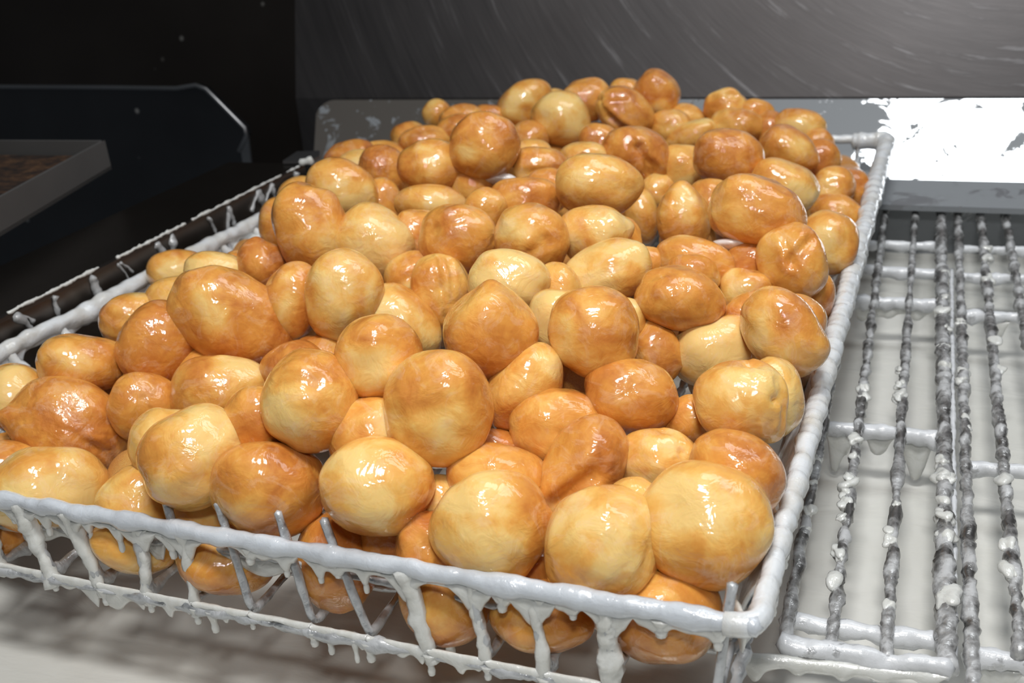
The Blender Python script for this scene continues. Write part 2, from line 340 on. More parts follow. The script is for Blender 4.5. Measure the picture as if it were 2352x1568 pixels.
# ------------------------------------------------------------------ tray at the left edge
TZ = 1.065
A = at(241, 322, TZ); Bp = at(-160, 540, TZ); Cd = at(0, 321, TZ)
u = (Bp - A).normalized(); vv = (Cd - A).normalized(); Bq = A + u * .42; Cq = A + vv * .40; Dq = A + u * .42 + vv * .40
tr = empty('sheet_tray', (A.x, A.y, A.z - .03)); tag(tr, 'shallow steel tray with burnt crumbs inside, jutting in at the left edge', 'tray')
crumb, nt, b = newmat('burnt_crumbs'); tc = N(nt, 'ShaderNodeTexCoord')
nt.links.new(ramp(nt, noise(nt, tc.outputs['Object'], 60, 5, .7), [(.38, (.008, .004, .003)), (.55, (.045, .02, .008)), (.72, (.12, .06, .025))]), b.inputs['Base Color']); b.inputs['Roughness'].default_value = .7
bump(nt, b, noise(nt, tc.outputs['Object'], 120, 4), .8, .003)
def slab(a, b_, c, d, z0, z1): 
    pts = [a, b_, c, d]; V = [(p.x, p.y, z0) for p in pts] + [(p.x, p.y, z1) for p in pts]
    return V, [(0, 1, 2, 3)[::-1], (4, 5, 6, 7), (0, 1, 5, 4), (1, 2, 6, 5), (2, 3, 7, 6), (3, 0, 4, 7)]
def wallseg(a, b_, t, z0, z1):
    d = (b_ - a).normalized(); s = Vector((-d.y, d.x, 0)) * t; return slab(a, b_, b_ + s, a + s, z0, z1)
HT = .026
mesh('tray_front', *wallseg(A, Bq, -.003, TZ - HT, TZ), TRAYM, tr, False); mesh('tray_end', *wallseg(Cq, A, -.003, TZ - HT, TZ), TRAYM, tr, False)
mesh('tray_back', *wallseg(Cq, Dq, .003, TZ - HT, TZ), TRAYM, tr, False)
mesh('tray_bottom', *slab(A, Bq, Dq, Cq, TZ - HT, TZ - HT + .003), TRAYM, tr, False)
cb_ = mesh('crumb_layer', *slab(A + (Dq - A) * .02, Bq + (Cq - Bq) * .02, Dq + (A - Dq) * .02, Cq + (Bq - Cq) * .02, TZ - HT + .003, TZ - .012), crumb, tr, False)
# shelf bracket that carries the tray, off to the left
sb = empty('tray_runner', (A.x - .2, A.y - .1, TZ - HT - .02)); tag(sb, 'dark steel runner under the crumb tray at the left edge', 'runner')
mesh('runner_bar', *wallseg(A + u * .05 + vv * .08 , A + u * .40 + vv * .08, .012, TZ - HT - .014, TZ - HT - .0002), DARK, sb, False)
mesh('runner_post', *slab(A + u * .30 + vv * .08, A + u * .33 + vv * .08, A + u * .33 + vv * .10, A + u * .30 + vv * .10, .80, TZ - HT - .014), DARK, sb, False)
# ------------------------------------------------------------------ black side rail at the left
sr = empty('side_rail', (-.58, .6, .88)); tag(sr, 'dark steel side rail of the tank left of the basket, crusted with dried glaze', 'rail')
RX = -.562; YE = at(712, 368, 1.02).y; ZT = 1.018
lipn = at(80, 690, ZT); lipf = at(700, 376, ZT)
def railx(y): return lipn.x + (lipf.x - lipn.x) * (y - lipn.y) / (lipf.y - lipn.y)
ya, yb = -.02, lipf.y
prof = [(0, -.135), (0, -.0035), (-.001, -.001), (-.0035, 0), (-.085, 0), (-.088, -.003), (-.088, -.135)]
V = []; 
for y in (ya, yb):
    for dx, dz in prof: V.append((railx(y) + dx, y, ZT + dz))
n_ = len(prof); mesh('rail_body', V, [tuple(range(n_))[::-1], tuple(range(n_, 2 * n_))] + [(i, (i + 1) % n_, (i + 1) % n_ + n_, i + n_) for i in range(n_)], RAIL, sr, False)
rs = np.random.RandomState(11)
for k, (y0, y1) in enumerate([(.36, .46), (.475, .56), (.58, .66), (.67, .80), (.81, .832)]):
    mesh('glaze_crust', *tube([(railx(y0) - .001, y0, ZT + .0002), (railx(y1) - .001, y1, ZT + .0002)], .0011, .55, 500, 7, .0015, 20 + k), DRIPM, sr)
def streak(y, dy, L, wd, k):           # forked runs of dried glaze on the inner face
    top = [(railx(y) + .0004, y, ZT - .004), (railx(y) + .0006, y + dy, ZT - .004 - L * .5), (railx(y) + .0008, y + dy * 1.5, ZT - .004 - L)]
    mesh('glaze_run', *tube(top, lambda q: wd * (1.9 - 1.5 * q) if q < .5 else wd * (.9 + .6 * (q - .5)), .5, 320, 8, .002, 60 + k), RUNM, sr)
RUNM = glaze_mat('dried_glaze_film', (.40, .41, .42), (.30, .30, .30), 120)
y = .36
for k in range(15):
    y += rs.uniform(.018, .046)
    if y > .83: break
    L = rs.uniform(.012, .036); streak(y, rs.uniform(-.008, .008), L, rs.uniform(.0010, .0020), k)
    if rs.rand() < .6: streak(y + .002, rs.uniform(.006, .014) * rs.choice([-1, 1]), L * rs.uniform(.6, 1), rs.uniform(.0009, .0015), k + 40)
for k, (x, y) in enumerate([(668, 222), (500, 275), (460, 484), (150, 560), (215, 640), (610, 478)]):
    pass
# small steel tab at the far end of the rail
tp = [at(650, 374, 1.02), at(683, 352, 1.02), at(735, 350, 1.02), at(735, 362, 1.02), at(715, 372, 1.02)]
V = [(p.x, p.y, 1.019) for p in tp] + [(p.x, p.y, 1.022) for p in tp]
tb = mesh('corner_tab', V, [(4, 3, 2, 1, 0), (5, 6, 7, 8, 9)] + [(i, (i + 1) % 5, (i + 1) % 5 + 5, i + 5) for i in range(5)], LIPM, sr, False)
mesh('glaze_blob', *tube([at(690, 372, 1.022), at(716, 371, 1.022)], .004, .4, 200, 8, .003, 5), DRIPM, sr)
# ------------------------------------------------------------------ racks at the right
ZR = .948
def rackwire(parent, name, a, b, rad, mat, seed, lump=.32, z=ZR, ext0=0, ext1=0):
    p = at(a[0], a[1], z) if len(a) == 2 else Vector(a); q = at(b[0], b[1], z) if len(b) == 2 else Vector(b); d = (q - p).normalized()
    p = p - d * ext0; q = q + d * ext1
    return mesh(name, *tube([p, q], rad, lump, 260, 12, .0022, seed, sag=.25), mat, parent)
def clots(parent, a, b, z, n, seed, rad):
    """lumps of half dried glaze clinging to a wire"""
    rs = np.random.RandomState(seed); p = at(a[0], a[1], z); q = at(b[0], b[1], z)
    for k in range(n):
        t = rs.uniform(.02, .98); c = p + (q - p) * t; s = rad * rs.uniform(.55, 1.0)
        rr = waves(rs, 6, 2.4); V, Fc = ICO[3]; r = s * (1 + .22 * rr(V)); W = V * r[:, None] * np.array([1.1, 1.5, .8]) + np.array([c.x + rs.uniform(-.4, .4) * rad, c.y, c.z + rad * .35])
        mesh('glaze_clot', W, Fc, DRIPM, parent)
ICO = {}
def ico(sub):
    bm = bmesh.new(); bmesh.ops.create_icosphere(bm, subdivisions=sub, radius=1.0); bm.verts.ensure_lookup_table()
    V = np.array([v.co[:] for v in bm.verts]); Fc = [tuple(v.index for v in f.verts) for f in bm.faces]; bm.free(); V /= np.linalg.norm(V, axis=1)[:, None]; return V, Fc
for s_ in (2, 3, 4, 5): ICO[s_] = ico(s_)
rk = empty('wire_rack', tuple(at(1990, 1400, ZR))); tag(rk, 'glaze-caked wire rack right beside the basket, its heavy outer rod on the right', 'rack', 'draining racks over the glaze')
fl_ = [(1795, 1478), (2178, 1536)]
rackwire(rk, 'frame_rod', (1800, 1478), (1985, 470), .0026, RWIRE, 1)
rackwire(rk, 'frame_rod', (2172, 1530), (2163, 480), .0040, RWIRE, 2, .26)
rackwire(rk, 'rack_wire', (1907, 1495), (2034, 480), .0026, RWIRE, 3)
rackwire(rk, 'rack_wire', (2034, 1510), (2103, 478), .0025, RWIRE, 4)
rackwire(rk, 'front_rod', (1795, 1482), (2180, 1534), .0044, RTHICK, 5, .22)
for k, (a, b, r) in enumerate([((1800, 1424), (2150, 1472), .0042), ((1890, 978), (2160, 1006), .0042), ((1950, 688), (2165, 700), .0042), ((1965, 618), (2165, 630), .0040), ((1975, 560), (2165, 566), .0034)]):
    rackwire(rk, 'cross_rod', a, b, r, RTHICK, 10 + k, .16, ZR - .007)
def rodcurtain(par, a, b, z, dep, drips, seed, th=.0022, amp=.45):
    p, q = at(a[0], a[1], z), at(b[0], b[1], z); L = (q - p).length
    return mesh('glaze_web', *curtain(p, q, dep, th, seed, drips=[(c * L, h, wd) for c, h, wd in drips], amp=amp), DRIPM, par)
rodcurtain(rk, (1895, 990), (1965, 996), ZR - .010, .010, [(.35, .018, .004)], 1)
rodcurtain(rk, (1985, 998), (2055, 1004), ZR - .010, .005, [(.5, .006, .005)], 2)
rodcurtain(rk, (2065, 1004), (2150, 1014), ZR - .010, .007, [(.55, .016, .005)], 3)
rodcurtain(rk, (1955, 696), (2160, 708), ZR - .010, .006, [(.12, .006, .004), (.45, .003, .004), (.75, .006, .005)], 4)
rodcurtain(rk, (1690, 1495), (2178, 1545), ZR - .001, .007, [(.1, .006, .003), (.3, .004, .003), (.52, .004, .003), (.7, .003, .004), (.9, .004, .004)], 5, .0035, .25)
rk2 = empty('wire_rack', tuple(at(2290, 1480, ZR))); tag(rk2, 'second glaze-caked wire rack at the right picture edge, with thinner spread-out wires', 'rack', None)
rackwire(rk2, 'frame_rod', (2236, 1600), (2200, 486), .0030, RWIRE, 30, .24)
rackwire(rk2, 'rack_wire', (2345, 1500), (2252, 488), .0030, RWIRE, 31, .3)
rackwire(rk2, 'rack_wire', (2480, 1500), (2308, 484), .0028, RWIRE, 32)
rackwire(rk2, 'rack_wire', (2640, 1500), (2362, 484), .0028, RWIRE, 33)
for k, (a, b, r) in enumerate([((2222, 1505), (2640, 1560), .0046), ((2212, 1072), (2480, 1092), .0040), ((2205, 722), (2420, 732), .0040), ((2202, 636), (2400, 642), .0038), ((2200, 572), (2400, 576), .0032)]):
    rackwire(rk2, 'cross_rod', a, b, r, RTHICK, 40 + k, .16, ZR - .007)
rackwire(rk2, 'thin_rod', (2193, 1545), (2186, 620), .0014, RTHICK, 50, .3, ZR - .004)
rodcurtain(rk2, (2215, 1082), (2352, 1092), ZR - .010, .004, [], 11); rodcurtain(rk2, (2270, 735), (2320, 738), ZR - .010, .008, [(.5, .006, .004)], 12)
rodcurtain(rk2, (2225, 1522), (2352, 1540), ZR - .010, .008, [(.4, .006, .01)], 13)
for k, (a, b, n, r, par) in enumerate([((1907, 1440), (1985, 860), 13, .0042, rk), ((2036, 1440), (2075, 760), 9, .0038, rk), ((2171, 1420), (2166, 560), 14, .0052, rk), ((1830, 1330), (1895, 930), 5, .0032, rk),
                                  ((2330, 1380), (2262, 560), 9, .0045, rk2), ((2229, 1400), (2206, 620), 6, .0034, rk2)]):
    clots(par, a, b, ZR, n, 70 + k, r)
# ------------------------------------------------------------------ the basket
ZB = 1.0; ZF = .960
NL, NR_, FR, FL = (-.552, .3126, ZB), (-.0431, .3131, ZB), (-.0325, 1.024, ZB), (-.507, 1.022, ZB)
bk = empty('wire_basket', (-.29, .66, ZF)); tag(bk, 'shallow wire basket coated in white glaze, heaped with glazed donut holes', 'basket')
RRIM = .0040
V, Fc = tube(fillet([NL, NR_], .01), RRIM, .16, 150, 14, .0022, 1, sag=.12); mesh('front_rail', V, Fc, GLAZE_RAIL, bk)
rp = fillet([(NR_[0] - .012, NR_[1], ZB), NR_, FR, (FR[0] - .03, FR[1], ZB)], .007)
mesh('right_rail', *tube(rp, lambda q: .0044 + .0026 * q, .12, 160, 14, .002, 2, ridge=.22, sag=.15), GLAZE, bk)
mesh('back_rail', *tube([(FR[0] - .03, FR[1], ZB), (FL[0] + .02, FL[1], ZB)], .0042, .12, 120, 12, .003, 3), GLAZE, bk)
mesh('left_rail', *tube(fillet([(FL[0] + .02, FL[1], ZB), FL, NL, (NL[0] + .012, NL[1], ZB)], .009), .0056, .22, 120, 14, .0025, 4, sag=.1), GLAZE, bk)
# lower frame around the bottom
LF = [(NL[0] + .014, .3075, ZF), (NR_[0] - .010, .3085, ZF), (FR[0] - .012, 1.012, ZF), (FL[0] + .012, 1.010, ZF)]
mesh('bottom_frame', *tube(fillet(LF, .008, closed=True), .0022, .45, 220, 10, .0026, 6, closed=True), BWIRE, bk)
STR = [((-68, 1150), (-10, 1275), 0), ((11, 1173), (111, 1312), 0), ((122, 1190), (226, 1341), 0), ((262, 1240), (337, 1374), 0), ((340, 1166), (446, 1389), 1), ((478, 1175), (572, 1402), 1), ((624, 1190), (714, 1433), 1),
       ((736, 1200), (844, 1463), 1), ((902, 1338), (985, 1505), 0), ((1055, 1364), (1115, 1504), 0), ((1200, 1380), (1251, 1550), 0), ((1370, 1423), (1402, 1562), 0), ((1690, 1312), (1640, 1500), 1)]
xs = []
for k, (T, B, stub) in enumerate(STR):
    zt_ = ZB + .012 if stub else ZB
    t = at(*T, zt_); b_ = aty(*B, .3085); ty = NR_[1] + (.0052 if stub else 0)
    top = Vector((t.x, ty + (.002 if stub else 0), zt_)); bot = Vector((b_.x, .3105, ZF + .002)); xs.append(bot.x)
    yend = 1.010
    path = fillet([top, bot, (bot.x, yend, ZF + .002), (bot.x, FR[1] - .002, ZB)], .006)
    mesh('floor_wire', *tube(path, .0019 if stub else .0023, .30 if not stub else .12, 240, 8, .0035, 100 + k, sag=.3), BWIRE, bk)
x = min(xs) - .027
while x > NL[0] + .02:
    mesh('floor_wire', *tube(fillet([(x - .008, NL[1], ZB), (x, .3105, ZF + .002), (x, 1.01, ZF + .002), (x, FL[1] - .002, ZB)], .006), .0021, .25, 240, 8, .0035, 130), BWIRE, bk); x -= .027
for k, y in enumerate((.345, .50, .68, .86)):
    mesh('cross_wire', *tube(fillet([(NL[0] + (FL[0] - NL[0]) * (y - .31) / .71, y, ZB), (NL[0] + .018 + (FL[0] - NL[0]) * (y - .31) / .71, y, ZF - .0005), (NR_[0] - .012, y, ZF - .0005), (NR_[0] + .014 * (y - .31), y, ZB)], .006), .0021, .3, 200, 8, .0035, 150 + k), BWIRE, bk)
# side struts
for k in range(15):
    y = .37 + k * .043; xr = NR_[0] + (FR[0] - NR_[0]) * (y - .313) / .711; xl_ = NL[0] + (FL[0] - NL[0]) * (y - .313) / .711
    mesh('side_strut', *tube([(xr, y, ZB), (xr - .011, y + .002, ZF)], .0019, .3, 240, 8, .003, 170 + k), BWIRE, bk)
    mesh('side_strut', *tube([(xl_, y, ZB), (xl_ + .008, y + .004, ZB - .014), (xl_ + .014, y + .005, ZF)], .0034, .25, 240, 8, .003, 190 + k), GLAZE, bk)
# webs of glaze: front rail, bottom frame, right side
def webalong(a, b, dep, th, seed, drips=(), amp=.45, name='glaze_web', mat=DRIPM, ds=260.):
    return mesh(name, *curtain(a, b, dep, th, seed, drips=drips, amp=amp, dscale=ds), mat, bk)
zz = ZB - .0020
def fx(px): return at(px, 1145 + .1695 * px, ZB).x
teeth = [(20, .009, .0030), (96, .013, .0026), (195, .012, .0021), (225, .004, .003), (262, .016, .0027), (318, .010, .0036), (383, .013, .0030), (440, .004, .004), (500, .005, .003), (566, .008, .0036), (600, .004, .003), (648, .012, .0024), (727, .012, .0023),
         (770, .007, .003), (832, .013, .0022), (905, .007, .0028), (960, .003, .004), (1080, .003, .003), (1149, .009, .0038), (1242, .008, .0034), (1290, .004, .003), (1314, .007, .0028), (1400, .003, .004), (1518, .007, .0045), (1570, .003, .004), (1650, .009, .0032)]
for k, (p0, p1) in enumerate([(-50, 340), (345, 690), (692, 1110), (1112, 1440), (1442, 1690)]):
    a = fx(p0); dr = [(fx(q) - a, h * .6, wd * .95) for q, h, wd in teeth if p0 < q < p1]
    webalong((a, NR_[1] - .0004, zz), (fx(p1), NR_[1] - .0004, zz), .0036, .0027, 200 + k, dr, .25, ds=200.)
for k, (q, h, wd) in enumerate(teeth):
    if h > .0065: mesh('glaze_drip', *drip((fx(q), NR_[1] - .0004, zz - .001), h * .98, wd * 1.2, wd * .62, k), DRIPM, bk)
# bottom frame webs and drips
xb = [aty(*B, .3085).x for T, B, st in STR]
for k in range(len(xb) - 1):
    L = xb[k + 1] - xb[k]; hd = (.008, .009, .008, .010, .009, .005, .007, .009, .009, .008, .010, .012, .012)
    dr = [(.0, hd[k], .0035), (L, hd[k + 1], .0035)]
    if k in (3, 6, 11): dr.append((L * .45, .006, .0022))
    if k in (8, 4): dr.append((L * .55, .004, .0020))
    webalong((xb[k], .3080, ZF + .004), (xb[k + 1], .3083, ZF + .004), (.009, .008, .009, .006, .004, .003, .004, .006, .006, .004, .005, .009)[k], .0019, 230 + k, dr, .30)
webalong((xb[-1], .3084, ZF + .003), (NR_[0] - .012, .3086, ZF + .003), .008, .002, 250, ((.010, .005, .002),), .3)
for k, (px, py, L, r) in enumerate([(113, 1300, .006, .0021), (230, 1328, .008, .0025), (340, 1366, .007, .0021), (446, 1384, .008, .0024), (480, 1378, .011, .0025), (572, 1395, .005, .0017), (714, 1428, .007, .0026), (748, 1418, .010, .0020), (808, 1438, .012, .0016),
                                (844, 1455, .009, .0028), (985, 1492, .010, .0022), (1115, 1496, .006, .0022), (1251, 1535, .011, .0026), (1402, 1548, .013, .0026), (1570, 1520, .012, .003)]):
    p = aty(px, py, .3078); mesh('glaze_drip', *drip((p.x, .3078, ZF + .001), L, r * 1.6, r * .8, 40 + k), DRIPM, bk)
# strut sleeves of glaze at the front left (thick coated struts)
for k, (T, B, stub) in enumerate(STR):
    if stub and k not in (4,): continue
    if k == 4: T = (377, 1253)
    t = at(*T, ZB); b_ = aty(*B, .3085); d = Vector((b_.x - t.x, 0, ZF - ZB))
    rr = [.0036, .0040, .0034, .0030, .0026, 0, 0, 0, .0036, .0026, .0030, .0040, 0][k]
    p0 = Vector((t.x, .3138, ZB - .001)); p1 = Vector((t.x, .3090, ZB)) + d * 1.10
    mesh('glaze_sleeve', *tube([p0, p0 + (p1 - p0) * .5, p1], lambda s: rr * (1.25 - .9 * s + .55 * s * s), .30, 210, 10, .002, 260 + k, sag=.25), DRIPM, bk)
    tri = (Vector((t.x - .010, .3118, ZB - .003)), Vector((t.x + .012, .3118, ZB - .003)))
    webalong(tuple(tri[0]), tuple(tri[1]), .004, .0024, 400 + k, ((.011, .011, .005),), .3)
mw = [aty(-60, 1192, .320), aty(380, 1243, .320), aty(700, 1298, .320), aty(1150, 1392, .320)]
mesh('middle_wire', *tube([tuple(p) for p in mw], .0017, .35, 220, 8, .003, 431), BWIRE, bk)
for k in range(2): webalong(tuple(mw[k]), tuple(mw[k + 1]), .010, .0018, 440 + k, (), .6, ds=140.)
# ridged film of glaze inside the right rail
def film(name, yr, inx, seed, side):
    ny, nz = 240, 12; V = []; rs = np.random.RandomState(seed); f = waves(rs, 8, 90.); f2 = waves(rs, 8, 300.)
    for i in range(ny):
        y = yr[0] + (yr[1] - yr[0]) * i / (ny - 1)
        xr = (NR_[0] + (FR[0] - NR_[0]) * (y - .313) / .711) if side > 0 else (NL[0] + (FL[0] - NL[0]) * (y - .313) / .711)
        for j in range(nz):
            s = j / (nz - 1); z = ZB - .001 - .036 * s; X = xr - side * (.002 + inx * s ** .8)
            p = np.array([[X, y * .6 + s * .012, z]]); q = .0009 * float(f(p)) + .0004 * float(f2(p)) + .0007 * (((y * 75 + s * 1.3) % 1) - .5)
            V.append((X + q * side, y, z + q * .5))
    n = len(V); V += [(a + side * .0016, b, c - .0012) for a, b, c in V]; Fc = []
    for i in range(ny - 1):
        for j in range(nz - 1):
            a = i * nz + j; Fc.append((a, a + 1, a + nz + 1, a + nz)); Fc.append((a + n, a + nz + n, a + nz + 1 + n, a + 1 + n))
    for i in range(ny - 1):
        a = i * nz; Fc.append((a, a + nz, a + nz + n, a + n)); a += nz - 1; Fc.append((a, a + n, a + nz + n, a + nz))
    for j in range(nz - 1): Fc.append((j, j + n, j + 1 + n, j + 1)); a = (ny - 1) * nz + j; Fc.append((a, a + 1, a + 1 + n, a + n))
    return mesh(name, V, Fc, GLAZE, bk)
film('glaze_film', (.345, .98), .016, 5, 1)
for k, y in enumerate(np.arange(.335, .92, .030)):
    xr = NR_[0] + (FR[0] - NR_[0]) * (y - .313) / .711; rs = np.random.RandomState(k)
    mesh('glaze_drip', *drip((xr + .0022, y, ZB - .003), .004 + .006 * rs.rand(), .0040, .0017, k, axis=(0, 1), flat=1.4), DRIPM, bk)
webalong((NR_[0] - .004, .318, ZB - .003), (NR_[0] - .014, .345, ZB - .012), .010, .002, 300)
# left side: webs between rail and floor
for k in range(12):
    y = .372 + k * .043; xl_ = NL[0] + (FL[0] - NL[0]) * (y - .313) / .711
    webalong((xl_ + .001, y, ZB - .002), (xl_ + .001 + .0028, y + .043, ZB - .002), .006, .0026, 320 + k, ((.004, .008, .005), (.040, .008, .005)), .3, mat=GLAZE)
for k, (px, py) in enumerate([(560, 540), (600, 505), (585, 560), (640, 500), (620, 530), (545, 575)]):
    rs = np.random.RandomState(k); c = at(px, py, .985); V0, F0 = ICO[3]; r = .008 * (1 + .25 * waves(rs, 6, 2.2)(V0)); mesh('glaze_clot', V0 * r[:, None] + np.array(c), F0, DRIPM, bk)
